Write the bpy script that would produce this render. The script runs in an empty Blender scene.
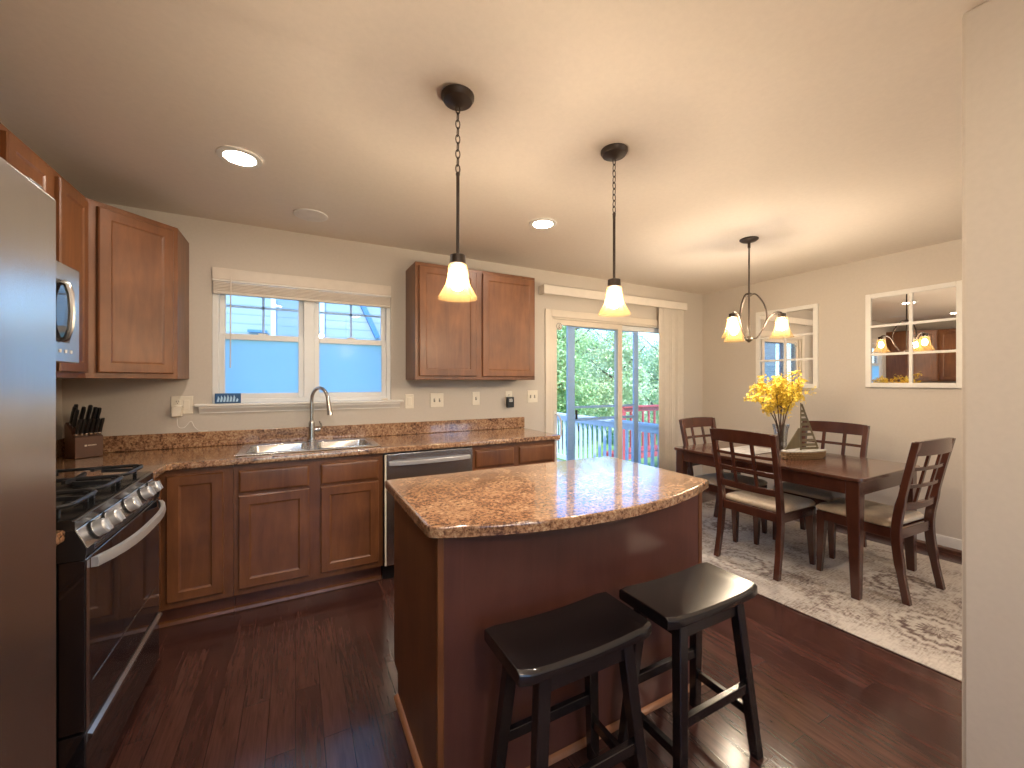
import bpy, bmesh, math, random
from mathutils import Vector, Matrix
R = math.radians
random.seed(7)
SC = bpy.context.scene
COL = SC.collection

# ------------------------------------------------------------------ camera
cam_d = bpy.data.cameras.new('camera')
cam_d.sensor_width = 36.0
cam_d.lens = 406.5 / 1024 * 36.0
cam_d.shift_y = -1.8 / 1024
cam_d.clip_start = 0.02
cam = bpy.data.objects.new('camera', cam_d)
COL.objects.link(cam)
cam.location = (0, 0, 1.352)
cam.rotation_euler = (R(90), 0, -0.4892)
SC.camera = cam

# ------------------------------------------------------------------ world, sun, exposure
SC.view_settings.view_transform = 'Standard'
SC.view_settings.look = 'None'
SC.view_settings.gamma = 1.0
SC.view_settings.use_curve_mapping = False
SC.view_settings.exposure = 0.06
try:
    SC.cycles.use_denoising = True
    SC.cycles.max_bounces = 10
    SC.cycles.diffuse_bounces = 5
    SC.cycles.glossy_bounces = 5
    SC.cycles.transparent_max_bounces = 24
    SC.cycles.transmission_bounces = 6
    SC.cycles.caustics_reflective = False
    SC.cycles.caustics_refractive = False
    SC.cycles.sample_clamp_indirect = 6.0
except Exception:
    pass
SKY_STRENGTH = 0.70
SUN_STRENGTH = 8.0
CAN_STRENGTH = 190.0     # recessed lights
BULB = 900.0            # bulbs inside the glass shades
FILL_BOWL_W = 82.0  # wattage of the added bowl lamps
SHADE_SCATTER = 0.32
WARM = (1.0, 0.87, 0.74)

w = bpy.data.worlds.new('sky'); SC.world = w; w.use_nodes = True
nt = w.node_tree
sky = nt.nodes.new('ShaderNodeTexSky')
sky.sky_type = 'NISHITA'; sky.sun_disc = False
sky.sun_elevation = R(48); sky.sun_rotation = R(205); sky.air_density = 1.0; sky.dust_density = 0.1; sky.ozone_density = 4.0
bg = nt.nodes['Background']
tint = nt.nodes.new('ShaderNodeMix'); tint.data_type = 'RGBA'; tint.blend_type = 'MULTIPLY'; tint.inputs[0].default_value = 1.0
tint.inputs[7].default_value = (0.70, 0.92, 1.14, 1)
nt.links.new(sky.outputs[0], tint.inputs[6]); nt.links.new(tint.outputs[2], bg.inputs[0]); bg.inputs[1].default_value = SKY_STRENGTH

sun_d = bpy.data.lights.new('sun', 'SUN'); sun_d.energy = SUN_STRENGTH; sun_d.angle = R(1.0)
sun_d.color = (1.0, 0.95, 0.86)
sun = bpy.data.objects.new('sun', sun_d); COL.objects.link(sun)
sun.rotation_euler = Vector((0.35, 0.62, -0.85)).to_track_quat('-Z', 'Y').to_euler()

# ------------------------------------------------------------------ dimensions (metres; camera stands at x=y=0)
CEIL = 2.47
XL, XR = -1.241, 4.58          # left wall, right wall
YB = 3.433                     # window wall
YF = -3.2                      # wall behind the viewer
CT = 0.914                     # worktop height

# ------------------------------------------------------------------ materials
def new_mat(name):
    m = bpy.data.materials.new(name); m.use_nodes = True
    return m, m.node_tree, m.node_tree.nodes['Principled BSDF']

def plain(name, col, rough=0.5, metal=0.0, coat=0.0, var=0.06, scale=14.0, bump=0.0, spec=None, aniso=None):
    m, t, p = new_mat(name)
    tc = t.nodes.new('ShaderNodeTexCoord'); n = t.nodes.new('ShaderNodeTexNoise')
    n.inputs['Scale'].default_value = scale; n.inputs['Detail'].default_value = 4
    if aniso:
        mp = t.nodes.new('ShaderNodeMapping'); mp.inputs['Scale'].default_value = aniso
        t.links.new(tc.outputs['Object'], mp.inputs[0]); t.links.new(mp.outputs[0], n.inputs['Vector'])
    else:
        t.links.new(tc.outputs['Object'], n.inputs['Vector'])
    r = t.nodes.new('ShaderNodeValToRGB')
    r.color_ramp.elements[0].position = 0.3; r.color_ramp.elements[1].position = 0.7
    r.color_ramp.elements[0].color = tuple(c * (1 - var) for c in col) + (1,)
    r.color_ramp.elements[1].color = tuple(min(1, c * (1 + var)) for c in col) + (1,)
    t.links.new(n.outputs['Fac'], r.inputs[0]); t.links.new(r.outputs[0], p.inputs['Base Color'])
    p.inputs['Roughness'].default_value = rough; p.inputs['Metallic'].default_value = metal
    p.inputs['Coat Weight'].default_value = coat
    if spec is not None: p.inputs['Specular IOR Level'].default_value = spec
    if bump:
        b = t.nodes.new('ShaderNodeBump'); b.inputs['Strength'].default_value = bump; b.inputs['Distance'].default_value = 0.002
        t.links.new(n.outputs['Fac'], b.inputs['Height']); t.links.new(b.outputs[0], p.inputs['Normal'])
    return m

def wood(name, dark, light, rough=0.35, stretch=(9, 9, 1.2), coat=0.15, scale=2.2, blotch=0.5):
    m, t, p = new_mat(name); L = t.links
    tc = t.nodes.new('ShaderNodeTexCoord'); mp = t.nodes.new('ShaderNodeMapping'); mp.inputs['Scale'].default_value = stretch
    L.new(tc.outputs['Object'], mp.inputs[0])
    n = t.nodes.new('ShaderNodeTexNoise'); n.inputs['Scale'].default_value = scale; n.inputs['Detail'].default_value = 8; n.inputs['Roughness'].default_value = 0.62
    n.inputs['Distortion'].default_value = 0.8
    L.new(mp.outputs[0], n.inputs['Vector'])
    n2 = t.nodes.new('ShaderNodeTexNoise'); n2.inputs['Scale'].default_value = 4.0; n2.inputs['Detail'].default_value = 3
    L.new(tc.outputs['Object'], n2.inputs['Vector'])
    mx = t.nodes.new('ShaderNodeMix'); mx.inputs[0].default_value = blotch
    L.new(n.outputs['Fac'], mx.inputs[2]); L.new(n2.outputs['Fac'], mx.inputs[3])
    r = t.nodes.new('ShaderNodeValToRGB'); r.color_ramp.elements[0].position = 0.36; r.color_ramp.elements[1].position = 0.66
    r.color_ramp.elements[0].color = dark + (1,); r.color_ramp.elements[1].color = light + (1,)
    L.new(mx.outputs[0], r.inputs[0]); L.new(r.outputs[0], p.inputs['Base Color'])
    p.inputs['Roughness'].default_value = rough; p.inputs['Coat Weight'].default_value = coat; p.inputs['Coat Roughness'].default_value = 0.2
    return m

def emit(name, col, strength):
    m, t, p = new_mat(name)
    p.inputs['Base Color'].default_value = col + (1,)
    p.inputs['Emission Color'].default_value = col + (1,); p.inputs['Emission Strength'].default_value = strength
    return m

def glass(name, tint=(1, 1, 1), refl=0.08, gloss_rough=0.0):
    m, t, p = new_mat(name); L = t.links
    t.nodes.remove(p); out = t.nodes['Material Output']
    tr = t.nodes.new('ShaderNodeBsdfTransparent'); tr.inputs[0].default_value = tint + (1,)
    gl = t.nodes.new('ShaderNodeBsdfGlossy'); gl.inputs['Roughness'].default_value = gloss_rough
    lw = t.nodes.new('ShaderNodeLayerWeight'); lw.inputs[0].default_value = 0.25
    mul = t.nodes.new('ShaderNodeMath'); mul.operation = 'MULTIPLY_ADD'; mul.inputs[1].default_value = 0.6; mul.inputs[2].default_value = refl * 0.4
    L.new(lw.outputs['Fresnel'], mul.inputs[0])
    mx = t.nodes.new('ShaderNodeMixShader'); L.new(mul.outputs[0], mx.inputs[0]); L.new(tr.outputs[0], mx.inputs[1]); L.new(gl.outputs[0], mx.inputs[2])
    L.new(mx.outputs[0], out.inputs[0])
    return m

def translucent(name, col, clear=0.35, gloss=0.06, diffuse=0.3):
    """frosted sheet: part of the light goes straight through, the rest is scattered"""
    m, t, p = new_mat(name); L = t.links
    t.nodes.remove(p); out = t.nodes['Material Output']
    a = t.nodes.new('ShaderNodeBsdfTranslucent'); a.inputs[0].default_value = col + (1,)
    d = t.nodes.new('ShaderNodeBsdfDiffuse'); d.inputs[0].default_value = col + (1,)
    c = t.nodes.new('ShaderNodeBsdfTransparent'); c.inputs[0].default_value = col + (1,)
    g = t.nodes.new('ShaderNodeBsdfGlossy'); g.inputs['Roughness'].default_value = 0.15
    m0 = t.nodes.new('ShaderNodeMixShader'); m0.inputs[0].default_value = diffuse; L.new(a.outputs[0], m0.inputs[1]); L.new(d.outputs[0], m0.inputs[2])
    m1 = t.nodes.new('ShaderNodeMixShader'); m1.inputs[0].default_value = clear; L.new(m0.outputs[0], m1.inputs[1]); L.new(c.outputs[0], m1.inputs[2])
    m2 = t.nodes.new('ShaderNodeMixShader'); m2.inputs[0].default_value = gloss; L.new(m1.outputs[0], m2.inputs[1]); L.new(g.outputs[0], m2.inputs[2])
    L.new(m2.outputs[0], out.inputs[0])
    return m

def shade_glass(name):
    m, t, p = new_mat(name); L = t.links
    t.nodes.remove(p); out = t.nodes['Material Output']
    tr = t.nodes.new('ShaderNodeBsdfTransparent'); tr.inputs[0].default_value = (1.0, 0.93, 0.80, 1)
    tl = t.nodes.new('ShaderNodeBsdfTranslucent'); tl.inputs[0].default_value = (0.20, 0.122, 0.042, 1)
    df = t.nodes.new('ShaderNodeBsdfDiffuse'); df.inputs[0].default_value = (0.20, 0.122, 0.042, 1)
    gl = t.nodes.new('ShaderNodeBsdfGlossy'); gl.inputs['Roughness'].default_value = 0.1; gl.inputs[0].default_value = (1, 0.9, 0.7, 1)
    a = t.nodes.new('ShaderNodeMixShader'); a.inputs[0].default_value = 0.5; L.new(tl.outputs[0], a.inputs[1]); L.new(df.outputs[0], a.inputs[2])
    b = t.nodes.new('ShaderNodeMixShader'); b.inputs[0].default_value = SHADE_SCATTER; L.new(tr.outputs[0], b.inputs[1]); L.new(a.outputs[0], b.inputs[2])
    lw = t.nodes.new('ShaderNodeLayerWeight'); lw.inputs[0].default_value = 0.15
    sc = t.nodes.new('ShaderNodeMath'); sc.operation = 'MULTIPLY'; sc.inputs[1].default_value = 0.35; L.new(lw.outputs['Fresnel'], sc.inputs[0])
    c = t.nodes.new('ShaderNodeMixShader'); L.new(sc.outputs[0], c.inputs[0]); L.new(b.outputs[0], c.inputs[1]); L.new(gl.outputs[0], c.inputs[2])
    L.new(c.outputs[0], out.inputs[0])
    return m

def floor_mat():
    m, t, p = new_mat('dark_hardwood'); L = t.links
    tc = t.nodes.new('ShaderNodeTexCoord')
    mp = t.nodes.new('ShaderNodeMapping'); mp.inputs['Rotation'].default_value = (0, 0, R(90))
    L.new(tc.outputs['Object'], mp.inputs[0])
    br = t.nodes.new('ShaderNodeTexBrick'); br.offset = 0.37; br.offset_frequency = 2
    br.inputs['Scale'].default_value = 1.0; br.inputs['Brick Width'].default_value = 0.85; br.inputs['Row Height'].default_value = 0.096
    br.inputs['Mortar Size'].default_value = 0.0016; br.inputs['Mortar Smooth'].default_value = 0.3; br.inputs['Bias'].default_value = 0.0
    br.inputs['Color1'].default_value = (0.055, 0.022, 0.018, 1); br.inputs['Color2'].default_value = (0.084, 0.035, 0.027, 1); br.inputs['Mortar'].default_value = (0.015, 0.006, 0.005, 1)
    L.new(mp.outputs[0], br.inputs['Vector'])
    mp2 = t.nodes.new('ShaderNodeMapping'); mp2.inputs['Scale'].default_value = (30, 2.2, 1)
    L.new(tc.outputs['Object'], mp2.inputs[0])
    n = t.nodes.new('ShaderNodeTexNoise'); n.inputs['Scale'].default_value = 2.0; n.inputs['Detail'].default_value = 8; n.inputs['Distortion'].default_value = 1.2
    L.new(mp2.outputs[0], n.inputs['Vector'])
    r = t.nodes.new('ShaderNodeValToRGB'); r.color_ramp.elements[0].position = 0.3; r.color_ramp.elements[1].position = 0.7
    r.color_ramp.elements[0].color = (0.62, 0.6, 0.6, 1); r.color_ramp.elements[1].color = (1.15, 1.15, 1.15, 1)
    L.new(n.outputs['Fac'], r.inputs[0])
    mx = t.nodes.new('ShaderNodeMix'); mx.data_type = 'RGBA'; mx.blend_type = 'MULTIPLY'; mx.inputs[0].default_value = 1
    L.new(br.outputs['Color'], mx.inputs[6]); L.new(r.outputs[0], mx.inputs[7]); L.new(mx.outputs[2], p.inputs['Base Color'])
    p.inputs['Roughness'].default_value = 0.17
    p.inputs['Specular IOR Level'].default_value = 0.65
    b = t.nodes.new('ShaderNodeBump'); b.inputs['Strength'].default_value = 0.45; b.inputs['Distance'].default_value = 0.002; b.invert = True
    ad = t.nodes.new('ShaderNodeMath'); ad.operation = 'MULTIPLY_ADD'; ad.inputs[1].default_value = -0.25
    L.new(n.outputs['Fac'], ad.inputs[0]); L.new(br.outputs['Fac'], ad.inputs[2])
    L.new(ad.outputs[0], b.inputs['Height']); L.new(b.outputs[0], p.inputs['Normal'])
    return m

def granite_mat(name, rough=0.16):
    m, t, p = new_mat(name); L = t.links
    tc = t.nodes.new('ShaderNodeTexCoord')
    n = t.nodes.new('ShaderNodeTexNoise'); n.inputs['Scale'].default_value = 75; n.inputs['Detail'].default_value = 5; n.inputs['Roughness'].default_value = 0.75; n.inputs['Distortion'].default_value = 0.4
    n2 = t.nodes.new('ShaderNodeTexNoise'); n2.inputs['Scale'].default_value = 9; n2.inputs['Detail'].default_value = 4; n2.inputs['Distortion'].default_value = 0.8
    L.new(tc.outputs['Object'], n.inputs['Vector']); L.new(tc.outputs['Object'], n2.inputs['Vector'])
    mx = t.nodes.new('ShaderNodeMix'); mx.inputs[0].default_value = 0.26
    L.new(n.outputs['Fac'], mx.inputs[2]); L.new(n2.outputs['Fac'], mx.inputs[3])
    r = t.nodes.new('ShaderNodeValToRGB'); cr = r.color_ramp
    cr.elements[0].position = 0.36; cr.elements[0].color = (0.06, 0.03, 0.02, 1)
    cr.elements[1].position = 0.66; cr.elements[1].color = (0.62, 0.44, 0.27, 1)
    for pos, c in ((0.44, (0.15, 0.07, 0.038)), (0.49, (0.30, 0.16, 0.085)), (0.55, (0.40, 0.23, 0.125)), (0.60, (0.50, 0.33, 0.19))):
        e = cr.elements.new(pos); e.color = c + (1,)
    L.new(mx.outputs[0], r.inputs[0]); L.new(r.outputs[0], p.inputs['Base Color'])
    p.inputs['Roughness'].default_value = rough; p.inputs['Coat Weight'].default_value = 0.65; p.inputs['Coat Roughness'].default_value = 0.05
    return m

def rug_mat():
    m, t, p = new_mat('distressed_rug'); L = t.links
    tc = t.nodes.new('ShaderNodeTexCoord')
    def N(kind, **kw):
        n = t.nodes.new(kind)
        for k, v in kw.items(): n.inputs[k.replace('_', ' ')].default_value = v
        return n
    vo = N('ShaderNodeTexVoronoi', Scale=1.75, Randomness=0.55); L.new(tc.outputs['Object'], vo.inputs['Vector'])
    sub = t.nodes.new('ShaderNodeVectorMath'); sub.operation = 'SUBTRACT'
    mp = t.nodes.new('ShaderNodeMapping'); mp.inputs['Scale'].default_value = (1, 1, 1)
    L.new(tc.outputs['Object'], sub.inputs[0]); L.new(vo.outputs['Position'], sub.inputs[1])
    sep = t.nodes.new('ShaderNodeSeparateXYZ'); L.new(sub.outputs[0], sep.inputs[0])
    at = t.nodes.new('ShaderNodeMath'); at.operation = 'ARCTAN2'; L.new(sep.outputs[1], at.inputs[0]); L.new(sep.outputs[0], at.inputs[1])
    a8 = t.nodes.new('ShaderNodeMath'); a8.operation = 'MULTIPLY'; a8.inputs[1].default_value = 16; L.new(at.outputs[0], a8.inputs[0])
    sa = t.nodes.new('ShaderNodeMath'); sa.operation = 'SINE'; L.new(a8.outputs[0], sa.inputs[0])
    rad = t.nodes.new('ShaderNodeVectorMath'); rad.operation = 'LENGTH'; L.new(sub.outputs[0], rad.inputs[0])
    r1 = t.nodes.new('ShaderNodeMath'); r1.operation = 'MULTIPLY'; r1.inputs[1].default_value = 105; L.new(rad.outputs['Value'], r1.inputs[0])
    pet = t.nodes.new('ShaderNodeMath'); pet.operation = 'MULTIPLY_ADD'; pet.inputs[1].default_value = 0.9; L.new(sa.outputs[0], pet.inputs[0]); L.new(r1.outputs[0], pet.inputs[2])
    sn = t.nodes.new('ShaderNodeMath'); sn.operation = 'SINE'; L.new(pet.outputs[0], sn.inputs[0])
    # rosettes end at their own radius, some are worn away
    fd = t.nodes.new('ShaderNodeMapRange'); fd.inputs[1].default_value = 0.19; fd.inputs[2].default_value = 0.27; fd.inputs[3].default_value = 1.0; fd.inputs[4].default_value = 0.06
    L.new(rad.outputs['Value'], fd.inputs[0])
    sc = t.nodes.new('ShaderNodeSeparateColor'); L.new(vo.outputs['Color'], sc.inputs[0])
    wr = t.nodes.new('ShaderNodeMath'); wr.operation = 'MULTIPLY'; L.new(fd.outputs[0], wr.inputs[0])
    wm = t.nodes.new('ShaderNodeMapRange'); wm.inputs[1].default_value = 0.1; wm.inputs[2].default_value = 0.6; wm.inputs[3].default_value = 0.35; wm.inputs[4].default_value = 1.0; L.new(sc.outputs[0], wm.inputs[0]); L.new(wm.outputs[0], wr.inputs[1])
    off = t.nodes.new('ShaderNodeMath'); off.operation = 'SUBTRACT'; off.inputs[1].default_value = 0.45; L.new(sn.outputs[0], off.inputs[0])
    med = t.nodes.new('ShaderNodeMath'); med.operation = 'MULTIPLY'; L.new(off.outputs[0], med.inputs[0]); L.new(wr.outputs[0], med.inputs[1])
    vi = N('ShaderNodeTexNoise', Scale=55, Detail=4, Distortion=0.8); L.new(tc.outputs['Object'], vi.inputs['Vector'])
    we = N('ShaderNodeTexNoise', Scale=3.2, Detail=5, Distortion=0.5); L.new(tc.outputs['Object'], we.inputs['Vector'])
    mp2 = t.nodes.new('ShaderNodeMapping'); mp2.inputs['Scale'].default_value = (6, 60, 1); L.new(tc.outputs['Object'], mp2.inputs[0])
    st = N('ShaderNodeTexNoise', Scale=2.0, Detail=4); L.new(mp2.outputs[0], st.inputs['Vector'])
    v4 = t.nodes.new('ShaderNodeMath'); v4.operation = 'MULTIPLY'; v4.inputs[1].default_value = 0.34; L.new(vi.outputs['Fac'], v4.inputs[0])
    s1 = t.nodes.new('ShaderNodeMath'); s1.operation = 'MULTIPLY_ADD'; s1.inputs[1].default_value = 0.125; L.new(med.outputs[0], s1.inputs[0]); L.new(v4.outputs[0], s1.inputs[2])
    s2 = t.nodes.new('ShaderNodeMath'); s2.operation = 'MULTIPLY_ADD'; s2.inputs[1].default_value = 0.45; L.new(we.outputs['Fac'], s2.inputs[0]); L.new(s1.outputs[0], s2.inputs[2])
    s3 = t.nodes.new('ShaderNodeMath'); s3.operation = 'MULTIPLY_ADD'; s3.inputs[1].default_value = 0.28; L.new(st.outputs['Fac'], s3.inputs[0]); L.new(s2.outputs[0], s3.inputs[2])
    r = t.nodes.new('ShaderNodeValToRGB'); cr = r.color_ramp
    cr.elements[0].position = 0.36; cr.elements[0].color = (0.13, 0.09, 0.08, 1)
    cr.elements[1].position = 0.64; cr.elements[1].color = (0.56, 0.52, 0.46, 1)
    for pos, c in ((0.43, (0.235, 0.19, 0.165)), (0.49, (0.38, 0.335, 0.29)), (0.55, (0.485, 0.44, 0.385))):
        e = cr.elements.new(pos); e.color = c + (1,)
    L.new(s3.outputs[0], r.inputs[0]); L.new(r.outputs[0], p.inputs['Base Color'])
    p.inputs['Roughness'].default_value = 0.95; p.inputs['Specular IOR Level'].default_value = 0.1
    return m

def siding_mat(name, col, line, pitch=0.18):
    m, t, p = new_mat(name); L = t.links
    tc = t.nodes.new('ShaderNodeTexCoord'); sep = t.nodes.new('ShaderNodeSeparateXYZ'); L.new(tc.outputs['Object'], sep.inputs[0])
    d = t.nodes.new('ShaderNodeMath'); d.operation = 'DIVIDE'; d.inputs[1].default_value = pitch; L.new(sep.outputs[2], d.inputs[0])
    f = t.nodes.new('ShaderNodeMath'); f.operation = 'FRACT'; L.new(d.outputs[0], f.inputs[0])
    r = t.nodes.new('ShaderNodeValToRGB'); r.color_ramp.elements[0].position = 0.06; r.color_ramp.elements[1].position = 0.2
    r.color_ramp.elements[0].color = line + (1,); r.color_ramp.elements[1].color = col + (1,)
    L.new(f.outputs[0], r.inputs[0]); L.new(r.outputs[0], p.inputs['Base Color'])
    b = t.nodes.new('ShaderNodeBump'); b.inputs['Distance'].default_value = 0.02; L.new(f.outputs[0], b.inputs['Height']); L.new(b.outputs[0], p.inputs['Normal'])
    p.inputs['Roughness'].default_value = 0.6
    return m

def leaf_mat(name, a, b):
    m, t, p = new_mat(name); L = t.links
    tc = t.nodes.new('ShaderNodeTexCoord'); n = t.nodes.new('ShaderNodeTexNoise'); n.inputs['Scale'].default_value = 3.5; n.inputs['Detail'].default_value = 6
    L.new(tc.outputs['Object'], n.inputs['Vector'])
    r = t.nodes.new('ShaderNodeValToRGB'); r.color_ramp.elements[0].position = 0.35; r.color_ramp.elements[1].position = 0.65
    r.color_ramp.elements[0].color = a + (1,); r.color_ramp.elements[1].color = b + (1,)
    L.new(n.outputs['Fac'], r.inputs[0]); L.new(r.outputs[0], p.inputs['Base Color'])
    p.inputs['Roughness'].default_value = 0.5
    out = t.nodes['Material Output']
    tl = t.nodes.new('ShaderNodeBsdfTranslucent'); L.new(r.outputs[0], tl.inputs[0])
    mx = t.nodes.new('ShaderNodeMixShader'); mx.inputs[0].default_value = 0.35; L.new(p.outputs[0], mx.inputs[1]); L.new(tl.outputs[0], mx.inputs[2]); L.new(mx.outputs[0], out.inputs[0])
    return m

def seagrass_mat():
    m, t, p = new_mat('woven_wicker'); L = t.links
    tc = t.nodes.new('ShaderNodeTexCoord')
    ck = t.nodes.new('ShaderNodeTexBrick'); ck.inputs['Scale'].default_value = 1; ck.inputs['Brick Width'].default_value = 0.022; ck.inputs['Row Height'].default_value = 0.014; ck.inputs['Mortar Size'].default_value = 0.003
    ck.inputs['Color1'].default_value = (0.24, 0.14, 0.055, 1); ck.inputs['Color2'].default_value = (0.32, 0.20, 0.09, 1); ck.inputs['Mortar'].default_value = (0.10, 0.055, 0.02, 1)
    mp = t.nodes.new('ShaderNodeMapping'); mp.inputs['Rotation'].default_value = (R(90), 0, 0)
    L.new(tc.outputs['Object'], mp.inputs[0]); L.new(mp.outputs[0], ck.inputs['Vector']); L.new(ck.outputs[0], p.inputs['Base Color']); p.inputs['Roughness'].default_value = 0.8
    return m

M = {}
M['wall'] = plain('beige_wall_paint', (0.55, 0.492, 0.425), 0.7, var=0.02, scale=60, bump=0.12)
M['wall_dining'] = M['wall']
M['ceiling'] = plain('warm_ceiling_paint', (0.74, 0.662, 0.572), 0.85, var=0.02, scale=50, bump=0.1)
M['floor'] = floor_mat()
M['cab'] = wood('cinnamon_maple', (0.108, 0.037, 0.012), (0.218, 0.083, 0.028), 0.38, coat=0.06)
M['cab_dark'] = wood('dark_brown_maple', (0.10, 0.032, 0.016), (0.15, 0.05, 0.024), 0.4)  # dark brown wood of the toe kick boards
M['island'] = wood('shaded_island_maple', (0.075, 0.027, 0.020), (0.112, 0.042, 0.030), 0.30, coat=0.3)  # maple darkened so the colour carries the island front's lack of light
M['granite'] = granite_mat('speckled_laminate')
M['steel'] = plain('brushed_steel', (0.60, 0.59, 0.58), 0.27, 1.0, var=0.05, scale=3, aniso=(3, 3, 160))
M['fridge_steel'] = plain('fridge_steel', (0.58, 0.575, 0.57), 0.27, 1.0, var=0.04, scale=2, aniso=(120, 120, 2))
M['handle_steel'] = plain('satin_handle_steel', (0.66, 0.66, 0.67), 0.34, 0.65, var=0.03)
M['chrome'] = plain('chrome', (0.72, 0.72, 0.74), 0.12, 1.0, var=0.01)
M['nickel'] = plain('brushed_nickel', (0.50, 0.48, 0.46), 0.26, 1.0, var=0.03)
M['black'] = plain('black_plastic', (0.012, 0.012, 0.013), 0.35, var=0.1)
M['blackglass'] = plain('black_glass', (0.014, 0.012, 0.014), 0.07, var=0.02, coat=0.5)
M['enamel'] = plain('black_enamel', (0.016, 0.016, 0.017), 0.15, var=0.05)
M['iron'] = plain('cast_iron', (0.018, 0.018, 0.02), 0.42, var=0.2, bump=0.2)
M['white'] = plain('white_trim_paint', (0.74, 0.71, 0.66), 0.4, var=0.02)
M['vinyl'] = plain('white_vinyl', (0.74, 0.74, 0.73), 0.35, var=0.02)
M['screenframe'] = plain('pale_blue_vinyl', (0.32, 0.54, 0.92), 0.4, var=0.02)
M['cream'] = plain('cream_casing', (0.68, 0.60, 0.50), 0.45, var=0.02)
M['almond'] = plain('almond_plastic', (0.76, 0.69, 0.57), 0.4, var=0.02)
M['blind'] = plain('blind_slat', (0.66, 0.585, 0.50), 0.5, var=0.04)
M['vblind'] = plain('vertical_blind_vinyl', (0.72, 0.655, 0.575), 0.55, var=0.03)
M['bronze'] = plain('oil_rubbed_bronze', (0.040, 0.026, 0.018), 0.42, 0.4, var=0.2)
M['stool'] = wood('black_stool_lacquer', (0.006, 0.005, 0.006), (0.013, 0.010, 0.011), 0.22, coat=0.35)
M['cherry'] = wood('cherry_dining_wood', (0.050, 0.016, 0.010), (0.092, 0.030, 0.018), 0.24, stretch=(6, 6, 1.2), coat=0.45)
M['tabletop'] = wood('cherry_table_top', (0.052, 0.018, 0.011), (0.095, 0.034, 0.021), 0.15, stretch=(9, 1.2, 9), coat=0.6)
M['fabric'] = plain('beige_seat_fabric', (0.55, 0.45, 0.33), 0.9, var=0.1, scale=60, bump=0.3)
M['rug'] = rug_mat()
M['rugbind'] = plain('rug_binding', (0.30, 0.25, 0.20), 0.9)
M['mirror'] = plain('mirror_silver', (0.90, 0.90, 0.90), 0.005, 1.0, var=0.0)
M['glass'] = glass('clear_glass')
M['vaseglass'] = glass('vase_glass', (0.93, 0.95, 0.95), 0.35)
M['film'] = translucent('blue_privacy_film', (0.66, 0.86, 1.0), 0.05, 0.004, 0.15)
M['shade'] = shade_glass('amber_glass_shade')
M['lens'] = emit('recessed_lens', (1.0, 0.88, 0.76), CAN_STRENGTH)
M['bulb'] = emit('lamp_bulb', (1.0, 0.86, 0.71), BULB)
M['leaf1'] = leaf_mat('spring_leaf', (0.27, 0.47, 0.18), (0.62, 0.78, 0.44))
M['leaf2'] = leaf_mat('pale_leaf', (0.37, 0.55, 0.29), (0.78, 0.87, 0.62))
M['leaf3'] = leaf_mat('teal_leaf', (0.24, 0.46, 0.31), (0.56, 0.75, 0.54))
M['bark'] = wood('bark', (0.06, 0.045, 0.03), (0.14, 0.11, 0.08), 0.9, coat=0)
M['grass'] = plain('lawn', (0.16, 0.30, 0.08), 0.9, var=0.3, scale=3)
M['deck'] = wood('deck_boards', (0.36, 0.34, 0.32), (0.52, 0.50, 0.47), 0.7, stretch=(1, 12, 1), coat=0)
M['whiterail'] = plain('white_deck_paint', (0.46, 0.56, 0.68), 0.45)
M['redrail'] = plain('red_deck_paint', (0.42, 0.06, 0.07), 0.5)
M['siding'] = siding_mat('skylit_white_siding', (0.27, 0.36, 0.43), (0.18, 0.28, 0.37))  # white siding with the blue of skylight mixed into its colour
M['bluetrim'] = plain('blue_trim', (0.05, 0.17, 0.42), 0.5)
M['shingle'] = plain('roof_shingle', (0.25, 0.24, 0.25), 0.9, var=0.2, scale=30)
M['blossom'] = plain('yellow_blossom', (0.86, 0.60, 0.06), 0.6, var=0.25, scale=40)
M['twig'] = plain('brown_twig', (0.10, 0.06, 0.04), 0.7, var=0.2)
M['olive'] = wood('driftwood_olive', (0.085, 0.066, 0.03), (0.17, 0.13, 0.068), 0.6, coat=0)
M['wicker'] = seagrass_mat()
M['mat'] = plain('pale_woven_mat', (0.46, 0.44, 0.40), 0.9, var=0.35, scale=8, aniso=(1, 14, 1))
M['block'] = wood('knife_block_wood', (0.075, 0.030, 0.016), (0.125, 0.052, 0.028), 0.4)
M['plaque'] = plain('plaque_navy', (0.03, 0.09, 0.22), 0.3)
M['plaque_light'] = plain('plaque_pale', (0.45, 0.66, 0.86), 0.4)
M['sticker'] = plain('sticker_cream', (0.70, 0.64, 0.56), 0.5)
M['stickerink'] = plain('sticker_ink', (0.20, 0.15, 0.12), 0.5)
M['shoe'] = wood('dark_shoe_moulding', (0.07, 0.028, 0.018), (0.12, 0.048, 0.03), 0.35)
M['oakshoe'] = wood('warm_shoe_moulding', (0.30, 0.13, 0.06), (0.42, 0.19, 0.09), 0.35)
M['grille'] = plain('speaker_grille', (0.72, 0.68, 0.63), 0.7)

# ------------------------------------------------------------------ mesh helpers
def origin_of(o):
    v = Vector((0, 0, 0))
    while o is not None:
        v += o.location; o = o.parent
    return v

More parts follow.
